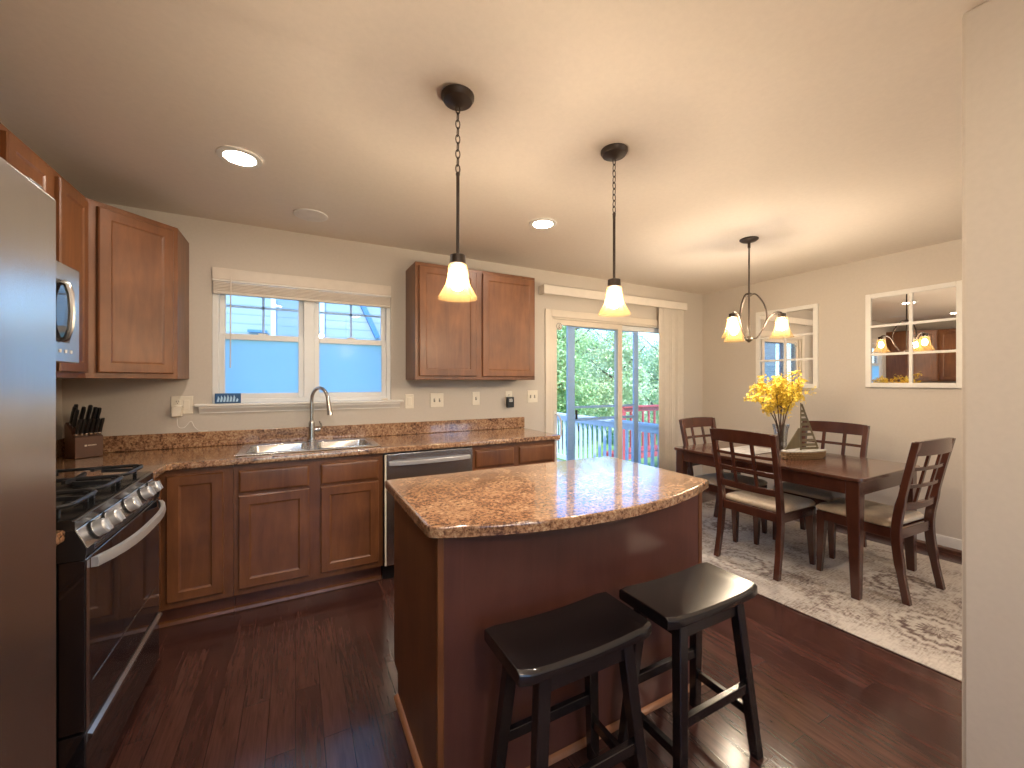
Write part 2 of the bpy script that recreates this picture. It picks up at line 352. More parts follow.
class MB:
    def __init__(self): self.v = []; self.f = []
    def add(self, vs, fs):
        b = len(self.v); self.v += [tuple(q) for q in vs]; self.f += [tuple(i + b for i in q) for q in fs]; return self
    def box(self, x0, x1, y0, y1, z0, z1):
        return self.hexa([(x0, y0, z0), (x1, y0, z0), (x1, y1, z0), (x0, y1, z0)], [(x0, y0, z1), (x1, y0, z1), (x1, y1, z1), (x0, y1, z1)])
    def hexa(self, a, b):
        return self.add(list(a) + list(b), [(3, 2, 1, 0), (4, 5, 6, 7), (0, 1, 5, 4), (1, 2, 6, 5), (2, 3, 7, 6), (3, 0, 4, 7)])
    def bar(self, p0, p1, s0, s1=None):
        """post between two points with axis-aligned rectangular ends"""
        s1 = s1 or s0
        q = lambda p, s: [(p[0] + a * s[0] / 2, p[1] + b * s[1] / 2, p[2]) for a, b in ((-1, -1), (1, -1), (1, 1), (-1, 1))]
        return self.hexa(q(p0, s0), q(p1, s1))
    def beam(self, p0, p1, wid, hgt, up=(0, 0, 1)):
        p0, p1 = Vector(p0), Vector(p1); d = (p1 - p0).normalized(); u = Vector(up); s = d.cross(u).normalized(); u = s.cross(d).normalized()
        q = lambda p: [p + s * a * wid / 2 + u * b * hgt / 2 for a, b in ((-1, -1), (1, -1), (1, 1), (-1, 1))]
        return self.hexa(q(p0), q(p1))
    def prism(self, poly, axis, a, b):
        n = len(poly)
        P = {'z': lambda p, h: (p[0], p[1], h), 'y': lambda p, h: (p[0], h, p[1]), 'x': lambda p, h: (h, p[0], p[1])}[axis]
        return self.add([P(p, a) for p in poly] + [P(p, b) for p in poly],
                        [tuple(range(n))[::-1], tuple(range(n, 2 * n))] + [(i, (i + 1) % n, n + (i + 1) % n, n + i) for i in range(n)])
    def loops(self, rings, cap0=True, cap1=True):
        n = len(rings[0]); vs = [p for r in rings for p in r]; fs = []
        for k in range(len(rings) - 1):
            for i in range(n):
                j = (i + 1) % n; fs.append((k * n + i, k * n + j, (k + 1) * n + j, (k + 1) * n + i))
        if cap0: fs.append(tuple(range(n))[::-1])
        if cap1: fs.append(tuple(range((len(rings) - 1) * n, len(rings) * n)))
        return self.add(vs, fs)
    def tube(self, pts, r, n=8, closed=False):
        pts = [Vector(p) for p in pts]; m = len(pts); rs = r if isinstance(r, (list, tuple)) else [r] * m
        t0 = (pts[1] - pts[0]).normalized(); s = t0.orthogonal().normalized(); rings = []
        for i, p in enumerate(pts):
            if closed: t = (pts[(i + 1) % m] - pts[i - 1]).normalized()
            else: t = (pts[min(i + 1, m - 1)] - pts[max(i - 1, 0)]).normalized()
            s = (s - t * s.dot(t)).normalized(); u = t.cross(s)
            rings.append([p + (s * math.cos(2 * math.pi * k / n) + u * math.sin(2 * math.pi * k / n)) * rs[i] for k in range(n)])
        if closed: return self.loops(rings + [rings[0]], False, False)
        return self.loops(rings)
    def lathe(self, prof, c=(0, 0, 0), n=28, caps=True, axis='z'):
        rings = []
        for r, z in prof:
            ring = []
            for k in range(n):
                a = 2 * math.pi * k / n; x, y = r * math.cos(a), r * math.sin(a)
                q = {'z': (x, y, z), 'y': (x, z, y), 'x': (z, x, y)}[axis]
                ring.append((c[0] + q[0], c[1] + q[1], c[2] + q[2]))
            rings.append(ring)
        return self.loops(rings, caps, caps)
    def ball(self, c, r, n=10):
        return self.lathe([(r * max(0.05, math.sin(math.pi * i / n)), -r * math.cos(math.pi * i / n)) for i in range(n + 1)], c, 12)
    def face_panel(self, o, u, nrm, w, h, t=0.02, frame=0.056, depth=0.009, raised=False):
        """cabinet door or drawer front: lower corner o, width along u, height along z, outward nrm"""
        o, u, nrm = Vector(o), Vector(u).normalized(), Vector(nrm).normalized(); z = Vector((0, 0, 1))
        def ring(ins, d): return [o + u * a + z * b + nrm * d for a, b in ((ins, ins), (w - ins, ins), (w - ins, h - ins), (ins, h - ins))]
        if raised: rs = [ring(0, 0), ring(0, t * 0.55), ring(0.004, t * 0.7), ring(0.014, t), ]
        else: rs = [ring(0, 0), ring(0, t - 0.005), ring(0.005, t), ring(frame - 0.004, t), ring(frame, t - 0.003), ring(frame + 0.009, t - depth)]
        return self.loops(rs)
    def build(self, name, mat, parent=None, bevel=0.0, seg=2, ang=35.0, world=True):
        me = bpy.data.meshes.new(name)
        off = origin_of(parent) if (parent is not None and world) else Vector((0, 0, 0))
        me.from_pydata([(a - off.x, b - off.y, c - off.z) for a, b, c in self.v], [], self.f)
        bm = bmesh.new(); bm.from_mesh(me); bmesh.ops.recalc_face_normals(bm, faces=bm.faces)
        lim = math.radians(ang)
        for f in bm.faces: f.smooth = True
        for e in bm.edges:
            e.smooth = not (len(e.link_faces) == 2 and e.calc_face_angle(0) > lim)
        bm.to_mesh(me); bm.free()
        me.materials.append(mat if not isinstance(mat, str) else M[mat])
        o = bpy.data.objects.new(name, me); COL.objects.link(o)
        if parent is not None: o.parent = parent
        if bevel:
            b = o.modifiers.new('edge', 'BEVEL'); b.width = bevel; b.segments = seg; b.limit_method = 'ANGLE'; b.angle_limit = R(40)
        w_ = o.modifiers.new('normals', 'WEIGHTED_NORMAL'); w_.keep_sharp = True
        return o

def tag(o, label=None, cat=None, group=None, kind=None):
    if label: o['label'] = label
    if cat: o['category'] = cat
    if group: o['group'] = group
    if kind: o['kind'] = kind
    return o
def thing(name, loc, label, cat, group=None, kind=None):
    o = bpy.data.objects.new(name, None); o.empty_display_size = 0.1; COL.objects.link(o); o.location = loc
    return tag(o, label, cat, group, kind)
def box(x0, x1, y0, y1, z0, z1): return MB().box(x0, x1, y0, y1, z0, z1)
def struct(mb, name, mat, label, cat, parent=None, bevel=0.0):
    o = mb.build(name, mat, parent, bevel); return tag(o, label, cat, None, 'structure')
def kids(o): return [c for c in bpy.data.objects if c.parent == o]
def copy_tree(o, parent=None):
    c = o.copy(); COL.objects.link(c)
    if parent is not None: c.parent = parent
    for ch in kids(o): copy_tree(ch, c)
    return c
def point_lamp(parent, loc, watts, rad=0.02, col=WARM, name='fill_lamp_light'):
    d = bpy.data.lights.new(name, 'POINT'); d.energy = watts; d.shadow_soft_size = rad; d.color = col
    o = bpy.data.objects.new(name, d); COL.objects.link(o); o.parent = parent; o.location = Vector(loc) - origin_of(parent)
    return o

# ================================================================== ROOM SHELL
struct(box(XL - 0.15, XR + 0.15, YF - 0.15, YB + 0.15, -0.12, 0.0), 'floor', 'floor', 'dark brown hardwood plank floor of kitchen and dining room', 'floor')
struct(box(XL - 0.15, XR + 0.15, YF - 0.15, YB + 0.15, CEIL, CEIL + 0.15), 'ceiling', 'ceiling', 'flat warm beige painted ceiling', 'ceiling')
struct(box(XL - 0.14, XL, YF, YB, 0, CEIL), 'wall_left', 'wall', 'beige wall behind the range and refrigerator', 'wall')
struct(box(XR, XR + 0.14, YF, YB, 0, CEIL), 'wall_right', 'wall', 'pale beige dining wall with two window-pane mirrors', 'wall')
mb = MB(); fy = YF - 0.14
mb.box(XL - 0.14, -0.7, fy, YF, 0, CEIL); mb.box(1.3, 2.5, fy, YF, 0, CEIL); mb.box(4.1, XR + 0.14, fy, YF, 0, CEIL); mb.box(2.5, 4.1, fy, YF, 0, 0.5); mb.box(2.5, 4.1, fy, YF, 2.2, CEIL); mb.box(-0.7, 1.3, fy, YF, 0, 0.7); mb.box(-0.7, 1.3, fy, YF, 2.2, CEIL)
struct(mb, 'wall_front', 'wall', 'beige wall on the near side of the room', 'wall')
w2 = thing('fill_window_2', (0.3, YF, 0.7), 'unseen front window behind the viewer, added for daylight fill', 'window', kind='structure')  # unseen window, added to let cool daylight in from behind
mb = MB(); mb.box(-0.7, -0.65, YF - 0.09, YF - 0.03, 0.7, 2.2); mb.box(1.25, 1.3, YF - 0.09, YF - 0.03, 0.7, 2.2); mb.box(-0.65, 1.25, YF - 0.09, YF - 0.03, 0.7, 0.75); mb.box(-0.65, 1.25, YF - 0.09, YF - 0.03, 2.15, 2.2); mb.box(0.27, 0.33, YF - 0.09, YF - 0.03, 0.75, 2.15)
mb.build('window_frame', 'vinyl', w2)
box(-0.652, 1.252, YF - 0.062, YF - 0.058, 0.748, 2.152).build('pane', 'glass', w2)
w3 = thing('fill_window_3', (3.3, YF, 0.5), 'unseen front dining window behind the partition, added for daylight fill', 'window', kind='structure')  # unseen window, added for cool daylight on the dining wall
mb = MB(); mb.box(2.5, 2.55, YF - 0.09, YF - 0.03, 0.5, 2.2); mb.box(4.05, 4.1, YF - 0.09, YF - 0.03, 0.5, 2.2); mb.box(2.55, 4.05, YF - 0.09, YF - 0.03, 0.5, 0.55); mb.box(2.55, 4.05, YF - 0.09, YF - 0.03, 2.15, 2.2); mb.box(3.27, 3.33, YF - 0.09, YF - 0.03, 0.55, 2.15)
mb.build('window_frame', 'vinyl', w3)
box(2.548, 4.052, YF - 0.062, YF - 0.058, 0.548, 2.152).build('pane', 'glass', w3)
def portal(loc, sx, sy, rot):
    d = bpy.data.lights.new('sky_portal', 'AREA'); d.shape = 'RECTANGLE'; d.size = sx; d.size_y = sy
    try: d.cycles.is_portal = True
    except Exception: return
    o = bpy.data.objects.new('sky_portal', d); COL.objects.link(o); o.location = loc; o.rotation_euler = rot
portal((0.3, YF - 0.12, 1.45), 2.0, 1.5, (R(90), 0, 0))
portal((3.3, YF - 0.12, 1.35), 1.6, 1.7, (R(90), 0, 0))
portal((3.17, YB + 0.19, 1.02), 1.85, 2.05, (R(-90), 0, 0))
portal((0.094, YB + 0.12, 1.67), 1.2, 0.94, (R(-90), 0, 0))
# window wall with two openings
WX0, WX1, WZ0, WZ1 = -0.507, 0.695, 1.205, 2.143
DX0, DX1, DZ1 = 2.265, 4.08, 2.035
xs = [XL - 0.14, WX0, WX1, DX0, DX1, XR + 0.14]
mb = MB(); Y0, Y1 = YB, YB + 0.13
mb.box(xs[0], xs[1], Y0, Y1, 0, CEIL); mb.box(xs[1], xs[2], Y0, Y1, 0, WZ0 - 0.02); mb.box(xs[1], xs[2], Y0, Y1, WZ1, CEIL)
mb.box(xs[2], xs[3], Y0, Y1, 0, CEIL); mb.box(xs[3], xs[4], Y0, Y1, DZ1, CEIL); mb.box(xs[4], xs[5], Y0, Y1, 0, CEIL)
struct(mb, 'wall_back', 'wall', 'beige wall with the sink window and the patio door', 'wall')
# partition at the right of the viewer
struct(box(1.78, 1.92, YF, 0.449, 0, CEIL), 'wall_near', 'wall', 'beige partition wall close at the right of the picture', 'wall', bevel=0.012)
mb = MB(); mb.prism([(XR, 0.0), (XR, 0.125), (XR - 0.006, 0.125), (XR - 0.014, 0.11), (XR - 0.014, 0.0)], 'y', YF, YB)
bs = struct(mb, 'baseboard_right', 'white', 'white baseboard along the dining wall', 'baseboard')
mb = MB(); mb.prism([(XR - 0.014, 0.0), (XR - 0.014, 0.045), (XR - 0.028, 0.03), (XR - 0.032, 0.0)], 'y', YF, YB)
struct(mb, 'trim_1', 'shoe', 'dark brown shoe moulding under the white baseboard', 'trim')
struct(box(4.14, XR - 0.03, YB - 0.014, YB, 0, 0.125), 'baseboard_back', 'white', 'short white baseboard right of the patio door', 'baseboard')

# ------------------------------------------------------------------ window_1 over the sink
win = thing('window_1', (0.094, YB, 1.2), 'white double window over the sink with grid panes above frosted blue panes', 'window', kind='structure')
mb = MB(); fy0, fy1 = YB + 0.012, YB + 0.075
mb.box(WX0, WX0 + 0.035, fy0, fy1, WZ0, WZ1); mb.box(WX1 - 0.035, WX1, fy0, fy1, WZ0, WZ1)
mb.box(WX0 + 0.035, WX1 - 0.035, fy0, fy1, WZ0, WZ0 + 0.03); mb.box(WX0 + 0.035, WX1 - 0.035, fy0, fy1, WZ1 - 0.035, WZ1); mb.box(0.055, 0.125, fy0, fy1, WZ0 + 0.03, WZ1 - 0.035)
mb.build('window_frame', 'vinyl', win, 0.003)
ZM = 1.675
for (a, b) in ((WX0 + 0.035, 0.055), (0.125, WX1 - 0.035)):
    mb = MB(); y0, y1 = YB + 0.022, YB + 0.05; s = 0.036
    mb.box(a, a + s, y0, y1, WZ0 + 0.03, ZM + 0.02); mb.box(b - s, b, y0, y1, WZ0 + 0.03, ZM + 0.02)
    mb.box(a + s, b - s, y0, y1, WZ0 + 0.03, WZ0 + 0.068); mb.box(a + s, b - s, y0, y1, ZM - 0.022, ZM + 0.02)
    lo = mb.build('lower_sash', 'vinyl', win, 0.003)
    box(a + s - 0.004, b - s + 0.004, y0 + 0.011, y0 + 0.016, WZ0 + 0.064, ZM - 0.018).build('frosted_pane', 'film', lo)
    MB().box((a + b) / 2 - 0.03, (a + b) / 2 + 0.03, YB + 0.024, YB + 0.05, ZM + 0.0205, ZM + 0.03).build('sash_lock', 'vinyl', lo, 0.003)
    mb = MB(); y0, y1 = YB + 0.051, YB + 0.073
    mb.box(a, a + s, y0, y1, ZM - 0.02, WZ1 - 0.035); mb.box(b - s, b, y0, y1, ZM - 0.02, WZ1 - 0.035)
    mb.box(a + s, b - s, y0, y1, ZM - 0.02, ZM + 0.02); mb.box(a + s, b - s, y0, y1, WZ1 - 0.07, WZ1 - 0.035)
    up = mb.build('upper_sash', 'vinyl', win, 0.003)
    box(a + s - 0.004, b - s + 0.004, y0 + 0.008, y0 + 0.012, ZM + 0.018, WZ1 - 0.068).build('pane', 'glass', up)
    mb = MB(); mb.box((a + b) / 2 - 0.008, (a + b) / 2 + 0.008, y0 + 0.004, y0 + 0.0075, ZM + 0.02, WZ1 - 0.07); mb.box(a + s, b - s, y0 + 0.004, y0 + 0.0075, 1.885, 1.901)
    mb.build('muntin', 'screenframe', up)
mb = MB(); mb.box(-0.60, 0.79, YB - 0.045, YB + 0.011, WZ0 - 0.02, WZ0)
sl = mb.build('window_sill', 'white', win, 0.006)
mb = MB(); mb.prism([(YB, WZ0 - 0.065), (YB, WZ0 - 0.0205), (YB - 0.034, WZ0 - 0.0205), (YB - 0.034, WZ0 - 0.03), (YB - 0.012, WZ0 - 0.058), (YB - 0.012, WZ0 - 0.065)], 'x', -0.575, 0.765)
mb.build('sill_apron', 'white', win)

wb = thing('window_blind', (0.094, YB - 0.01, 2.14), 'cream horizontal blind drawn up at the top of the sink window', 'blind')
box(WX0 + 0.004, WX1 - 0.004, YB - 0.022, YB + 0.010, 2.062, 2.14).build('valance', 'blind', wb, 0.003)
box(WX0 + 0.002, WX1 - 0.002, YB - 0.026, YB - 0.008, 2.047, 2.061).build('head_rail', 'white', wb, 0.003)
for k in range(6):
    box(WX0 + 0.008, WX1 - 0.008, YB - 0.022 + 0.001 * (k % 2), YB + 0.008, 1.984 + k * 0.0104, 1.9925 + k * 0.0104).build('slat', 'blind', wb, 0.002)
box(WX0 + 0.008, WX1 - 0.008, YB - 0.022, YB + 0.008, 1.962, 1.982).build('bottom_rail', 'blind', wb, 0.003)
for x in (-0.20, 0.10, 0.40): box(x - 0.002, x + 0.002, YB - 0.0232, YB - 0.0224, 1.962, 2.046).build('ladder_tape', 'blind', wb)
mb = MB(); mb.tube([(-0.397, YB - 0.032, 2.08), (-0.397, YB - 0.034, 1.9), (-0.399, YB - 0.034, 1.45)], 0.004, 6); mb.build('wand', 'blind', wb)

# ------------------------------------------------------------------ door_1: sliding patio door
dr = thing('door_1', (3.17, YB, 0), 'white sliding glass patio door opening onto the deck', 'door', kind='structure')
mb = MB(); mb.box(2.198, 2.272, YB - 0.018, YB, 0, 2.085); mb.box(4.07, 4.14, YB - 0.018, YB, 0, 2.085); mb.box(2.272, 4.07, YB - 0.018, YB, 2.012, 2.085)
mb.build('door_casing', 'cream', dr, 0.004)
mb = MB(); mb.box(DX0, DX0 + 0.04, YB, YB + 0.125, 0, DZ1); mb.box(DX1 - 0.04, DX1, YB, YB + 0.125, 0, DZ1); mb.box(DX0 + 0.04, DX1 - 0.04, YB, YB + 0.125, DZ1 - 0.04, DZ1); mb.box(DX0 + 0.04, DX1 - 0.04, YB, YB + 0.125, 0.0, 0.03)
mb.build('door_frame', 'cream', dr, 0.003)
def sliding(nm, a, b, y0, y1, lw, rw, mat, z0=0.03, z1=DZ1 - 0.04):
    mb = MB(); mb.box(a, a + lw, y0, y1, z0, z1); mb.box(b - rw, b, y0, y1, z0, z1); mb.box(a + lw, b - rw, y0, y1, z0, z0 + 0.10); mb.box(a + lw, b - rw, y0, y1, z1 - 0.055, z1)
    o = mb.build(nm, mat, dr, 0.003)
    ym = (y0 + y1) / 2
    box(a + lw - 0.004, b - rw + 0.004, ym - 0.003, ym + 0.003, z0 + 0.096, z1 - 0.051).build('glass_pane', 'glass', o)
    return o
p1 = sliding('sliding_panel', DX0 + 0.04, 3.245, YB + 0.02, YB + 0.052, 0.055, 0.065, 'cream')
mb = MB(); hx = DX0 + 0.068
mb.tube([(hx, YB + 0.02, 1.03), (hx + 0.012, YB - 0.03, 1.02), (hx + 0.03, YB - 0.045, 0.97), (hx + 0.034, YB - 0.046, 0.90), (hx + 0.03, YB - 0.045, 0.82), (hx + 0.012, YB - 0.03, 0.77), (hx, YB + 0.02, 0.76)], 0.008, 8)
mb.box(hx - 0.018, hx + 0.018, YB + 0.012, YB + 0.0195, 0.74, 1.06); mb.build('handle', 'white', p1)
sliding('fixed_panel', 3.185, DX1 - 0.04, YB + 0.056, YB + 0.088, 0.06, 0.055, 'vinyl')
mb = MB(); a, b, y0, y1 = 2.545, 3.565, YB + 0.094, YB + 0.116
mb.box(a, a + 0.095, y0, y1, 0.03, DZ1 - 0.045); mb.box(b - 0.07, b, y0, y1, 0.03, DZ1 - 0.045); mb.box(a + 0.095, b - 0.07, y0, y1, 0.03, 0.13); mb.box(a + 0.095, b - 0.07, y0, y1, DZ1 - 0.1, DZ1 - 0.045)
mb.box(a + 0.095, b - 0.07, y0 + 0.004, y1 - 0.004, 1.07, 1.095); mb.box(a + 0.095, b - 0.07, y0 + 0.004, y1 - 0.004, 0.935, 0.965)
scr = mb.build('screen_door', 'screenframe', dr, 0.002); scr['label'] = 'pale blue framed sliding screen'
box(a + 0.098, a + 0.125, y0 - 0.012, y0 - 0.0005, 0.955, 1.055).build('latch', 'black', scr, 0.003)
# round sticker on the glass
st = thing('door_sticker', (2.40, YB + 0.03, 1.93), 'small round sticker with a figure, top left of the patio door', 'sticker')
c = (2.385, 0, 1.925)
MB().lathe([(0.038, YB + 0.0165), (0.038, YB + 0.0185)], (c[0], 0, c[2]), 28, True, 'y').build('disc', 'sticker', st)
mb = MB(); mb.tube([(c[0] + 0.032 * math.cos(i * math.pi / 12), YB + 0.0165, c[2] + 0.032 * math.sin(i * math.pi / 12)) for i in range(24)], 0.003, 6, True); mb.build('ring', 'stickerink', st)
mb = MB(); mb.lathe([(0.007, YB + 0.0145), (0.007, YB + 0.0163)], (c[0], 0, c[2] + 0.012), 14, True, 'y')
mb.prism([(c[0] - 0.018, c[2] - 0.003), (c[0] + 0.018, c[2] - 0.003), (c[0] + 0.006, c[2] - 0.01), (c[0] + 0.016, c[2] - 0.024), (c[0] + 0.006, c[2] - 0.024), (c[0], c[2] - 0.014), (c[0] - 0.006, c[2] - 0.024), (c[0] - 0.016, c[2] - 0.024), (c[0] - 0.006, c[2] - 0.01)], 'y', YB + 0.0145, YB + 0.0163)
mb.build('figure', 'stickerink', st)

vb = thing('vertical_blind', (3.15, YB - 0.06, 2.26), 'cream vertical blind stacked at the right of the patio door under its long valance', 'blind')
mb = MB(); vy = YB - 0.105
mb.box(2.125, 4.165, vy, vy + 0.012, 2.216, 2.303); mb.box(2.125, 2.137, vy + 0.012, YB, 2.216, 2.303); mb.box(4.153, 4.165, vy + 0.012, YB, 2.216, 2.303)
mb.build('valance', 'vblind', vb, 0.003)
box(2.15, 4.14, YB - 0.07, YB - 0.035, 2.245, 2.275).build('track', 'white', vb)
for k in range(11):
    x = 3.775 + k * 0.037; an = R(14 + 3 * (k % 3)); hw = 0.043; mb = MB()
    ring = lambda z: [(x + t * math.cos(an) - s2 * math.sin(an), YB - 0.052 + t * math.sin(an) + s2 * math.cos(an), z) for t, s2 in ((-hw, 0.002), (0, -0.004), (hw, 0.002), (hw, 0.0032), (0, -0.0028), (-hw, 0.0032))]
    mb.loops([ring(0.05), ring(2.244)]); mb.build('slat', 'vblind', vb)

# ================================================================== CABINETS
FY = 2.842      # face frame of the back run
DYF = 0.02      # door thickness
LX = -0.655     # face frame of the left run
def base_back(name, x0, x1, label, doors, drawers, parent_parts=None, open_toe=True):
    t = thing(name, ((x0 + x1) / 2, (FY + YB) / 2, 0), label, 'cabinet', 'base cabinets')
    mb = MB(); mb.box(x0, x0 + 0.018, FY, YB - 0.002, 0.11, 0.875); mb.box(x1 - 0.018, x1, FY, YB - 0.002, 0.11, 0.875); mb.box(x0 + 0.018, x1 - 0.018, FY, YB - 0.02, 0.11, 0.128)
    mb.box(x0 + 0.018, x1 - 0.018, YB - 0.02, YB - 0.002, 0.11, 0.875); mb.box(x0 + 0.018, x1 - 0.018, FY, FY + 0.018, 0.128, 0.875); mb.build('body', 'cab', t)
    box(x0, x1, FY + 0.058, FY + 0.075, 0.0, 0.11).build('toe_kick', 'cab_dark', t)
    mb = MB(); mb.prism([(FY + 0.058, 0.0), (FY + 0.058, 0.022), (FY + 0.046, 0.016), (FY + 0.040, 0.0)], 'x', x0, x1); mb.build('shoe_strip', 'cab', t)
    for (a, b, z0, z1) in doors: MB().face_panel((a, FY - 0.0005, z0), (1, 0, 0), (0, -1, 0), b - a, z1 - z0).build('door', 'cab', t)
    for (a, b, z0, z1) in drawers: MB().face_panel((a, FY - 0.0005, z0), (1, 0, 0), (0, -1, 0), b - a, z1 - z0, raised=True).build('drawer_front', 'cab', t)
    return t
base_back('base_cabinet', XL + 0.002, -0.318, 'corner base cabinet with one tall narrow door beside the range', [(-0.620, -0.364, 0.148, 0.838)], [])
base_back('base_cabinet', -0.316, 0.522, 'sink base cabinet with two doors under two false drawer fronts', [(-0.292, 0.076, 0.148, 0.690), (0.140, 0.492, 0.148, 0.690)], [(-0.292, 0.076, 0.706, 0.836), (0.140, 0.492, 0.706, 0.836)])
base_back('base_cabinet', 1.172, 1.920, 'base cabinet with two drawers right of the dishwasher', [(1.198, 1.525, 0.148, 0.690), (1.575, 1.895, 0.148, 0.690)], [(1.198, 1.525, 0.706, 0.836), (1.575, 1.895, 0.706, 0.836)])
def base_left(y0, y1, label, doors=(), drawers=()):
    t = thing('base_cabinet', ((XL + LX) / 2, (y0 + y1) / 2, 0), label, 'cabinet', 'base cabinets')
    box(XL + 0.002, LX, y0, y1, 0.11, 0.875).build('body', 'cab', t, 0.002)
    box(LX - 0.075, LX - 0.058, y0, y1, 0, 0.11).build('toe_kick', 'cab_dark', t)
    for (a, b, z0, z1) in doors: MB().face_panel((LX + 0.0005, a, z0), (0, 1, 0), (1, 0, 0), b - a, z1 - z0, frame=0.045).build('door', 'cab', t)
    for (a, b, z0, z1) in drawers: MB().face_panel((LX + 0.0005, a, z0), (0, 1, 0), (1, 0, 0), b - a, z1 - z0, raised=True).build('drawer_front', 'cab', t)
base_left(2.475, FY - 0.002, 'filler base cabinet between the range and the corner', [(2.55, 2.80, 0.148, 0.838)])
base_left(1.372, 1.700, 'narrow base cabinet between refrigerator and range', [(1.39, 1.68, 0.148, 0.690)], [(1.39, 1.68, 0.706, 0.836)])

# wall cabinets
UF = YB - 0.312; UX = XL + 0.305; U0, U1 = 1.372, 2.286
t = thing('wall_cabinet', (1.346, YB - 0.15, U0), 'two-door wall cabinet between the sink window and the patio door', 'cabinet', 'wall cabinets')
box(0.815, 1.893, UF, YB - 0.002, U0, U1).build('body', 'cab', t, 0.002)
for a, b in ((0.842, 1.322), (1.376, 1.884)): MB().face_panel((a, UF - 0.0005, U0 + 0.028), (1, 0, 0), (0, -1, 0), b - a, U1 - U0 - 0.056).build('door', 'cab', t)
t = thing('wall_cabinet', (-1.0, 3.15, U0), 'diagonal corner wall cabinet with a single door', 'cabinet', 'wall cabinets')
A, B = Vector((UX, YB - 0.61, 0)), Vector((XL + 0.61, YB - 0.305, 0))
mb = MB(); mb.prism([(XL + 0.002, YB - 0.61), (UX, YB - 0.61), (XL + 0.61, YB - 0.305), (XL + 0.61, YB - 0.002), (XL + 0.002, YB - 0.002)], 'z', U0, U1); mb.build('body', 'cab', t, 0.002)
du = (B - A).normalized(); dn = Vector((du.y, -du.x, 0)); Lw = (B - A).length
MB().face_panel(tuple(A + du * 0.042 + Vector((0, 0, U0 + 0.03)) + dn * 0.0005), tuple(du), tuple(dn), Lw - 0.075, U1 - U0 - 0.06).build('door', 'cab', t)
def upper_left(y0, y1, z0, z1, label, doors, depth=0.305):
    t = thing('wall_cabinet', ((XL + 0.15), (y0 + y1) / 2, z0), label, 'cabinet', 'wall cabinets')
    xf = XL + depth
    box(XL + 0.002, xf, y0, y1, z0, z1).build('body', 'cab', t, 0.002)
    for a, b in doors: MB().face_panel((xf + 0.0005, a, z0 + 0.028), (0, 1, 0), (1, 0, 0), b - a, z1 - z0 - 0.056, frame=0.052).build('door', 'cab', t)
upper_left(2.474, YB - 0.612, U0, U1, 'narrow wall cabinet between the microwave and the corner', [(2.522, 2.797)])
upper_left(1.708, 2.470, 1.868, U1, 'short wall cabinet above the microwave', [(1.73, 2.10), (2.15, 2.448)])
upper_left(1.372, 1.705, U0, U1, 'narrow wall cabinet between refrigerator and microwave', [(1.395, 1.682)])
upper_left(0.44, 1.368, 1.90, U1, 'wide wall cabinet above the refrigerator', [(0.46, 0.89), (0.92, 1.345)])

# ------------------------------------------------------------------ worktops
def slab(mb, poly, z0, z1, r=0.010):
    """counter slab with rolled edge, poly counter-clockwise"""
    n = len(poly); P = [Vector((p[0], p[1], 0)) for p in poly]
    def inset(d):
        out = []
        for i in range(n):
            e0 = (P[i] - P[i - 1]).normalized(); e1 = (P[(i + 1) % n] - P[i]).normalized()
            n0 = Vector((-e0.y, e0.x, 0)); n1 = Vector((-e1.y, e1.x, 0)); b = (n0 + n1)
            b = b / max(0.35, b.dot(n0)) if b.length > 1e-6 else n0
            out.append(P[i] + b * d)
        return out
    rings = []
    for d, z in ((r * 0.6, z0), (0, z0 + r * 0.5), (0, z1 - r), (r * 0.3, z1 - r * 0.3), (r, z1)):
        rings.append([(q.x, q.y, z) for q in inset(d)])
    mb.loops(rings)
CF, CXF, CE = 2.797, -0.608, 1.945
SX0, SX1, SY0, SY1 = -0.315, 0.515, 2.868, 3.368
ct = thing('countertop', (0.3, 3.1, CT - 0.038), 'brown speckled L-shaped countertop with low backsplash around the sink', 'countertop')
mb = MB()
slab(mb, [(XL + 0.003, 2.474), (CXF, 2.474), (CXF, CF - 0.02), (CXF + 0.02, CF), (SX0 + 0.02, CF), (SX0 + 0.02, YB - 0.003), (XL + 0.003, YB - 0.003)], CT - 0.038, CT)
mb.box(SX0 + 0.02, SX1 - 0.02, SY1 - 0.02, YB - 0.003, CT - 0.038, CT)
slab(mb, [(SX1 - 0.02, CF), (CE, CF), (CE, YB - 0.003), (SX1 - 0.02, YB - 0.003)], CT - 0.038, CT)
mb.prism([(CF, CT - 0.033), (CF, CT - 0.01), (CF + 0.003, CT - 0.003), (CF + 0.010, CT), (SY0 + 0.02, CT), (SY0 + 0.02, CT - 0.038), (CF + 0.006, CT - 0.038)], 'x', SX0 + 0.02, SX1 - 0.02)
mb.build('worktop', 'granite', ct)
mb = MB(); mb.box(XL + 0.003, CE + 0.01, YB - 0.022, YB - 0.002, CT + 0.0005, CT + 0.102); mb.build('backsplash', 'granite', ct, 0.004)
mb = MB(); mb.box(XL + 0.003, XL + 0.022, 2.474, YB - 0.023, CT + 0.0005, CT + 0.102); mb.build('backsplash', 'granite', ct, 0.004)
t = thing('countertop', (-0.95, 1.53, CT - 0.038), 'short brown speckled countertop between refrigerator and range', 'countertop')
mb = MB(); slab(mb, [(XL + 0.003, 1.370), (CXF, 1.370), (CXF, 1.700), (XL + 0.003, 1.700)], CT - 0.038, CT); mb.build('worktop', 'granite', t)

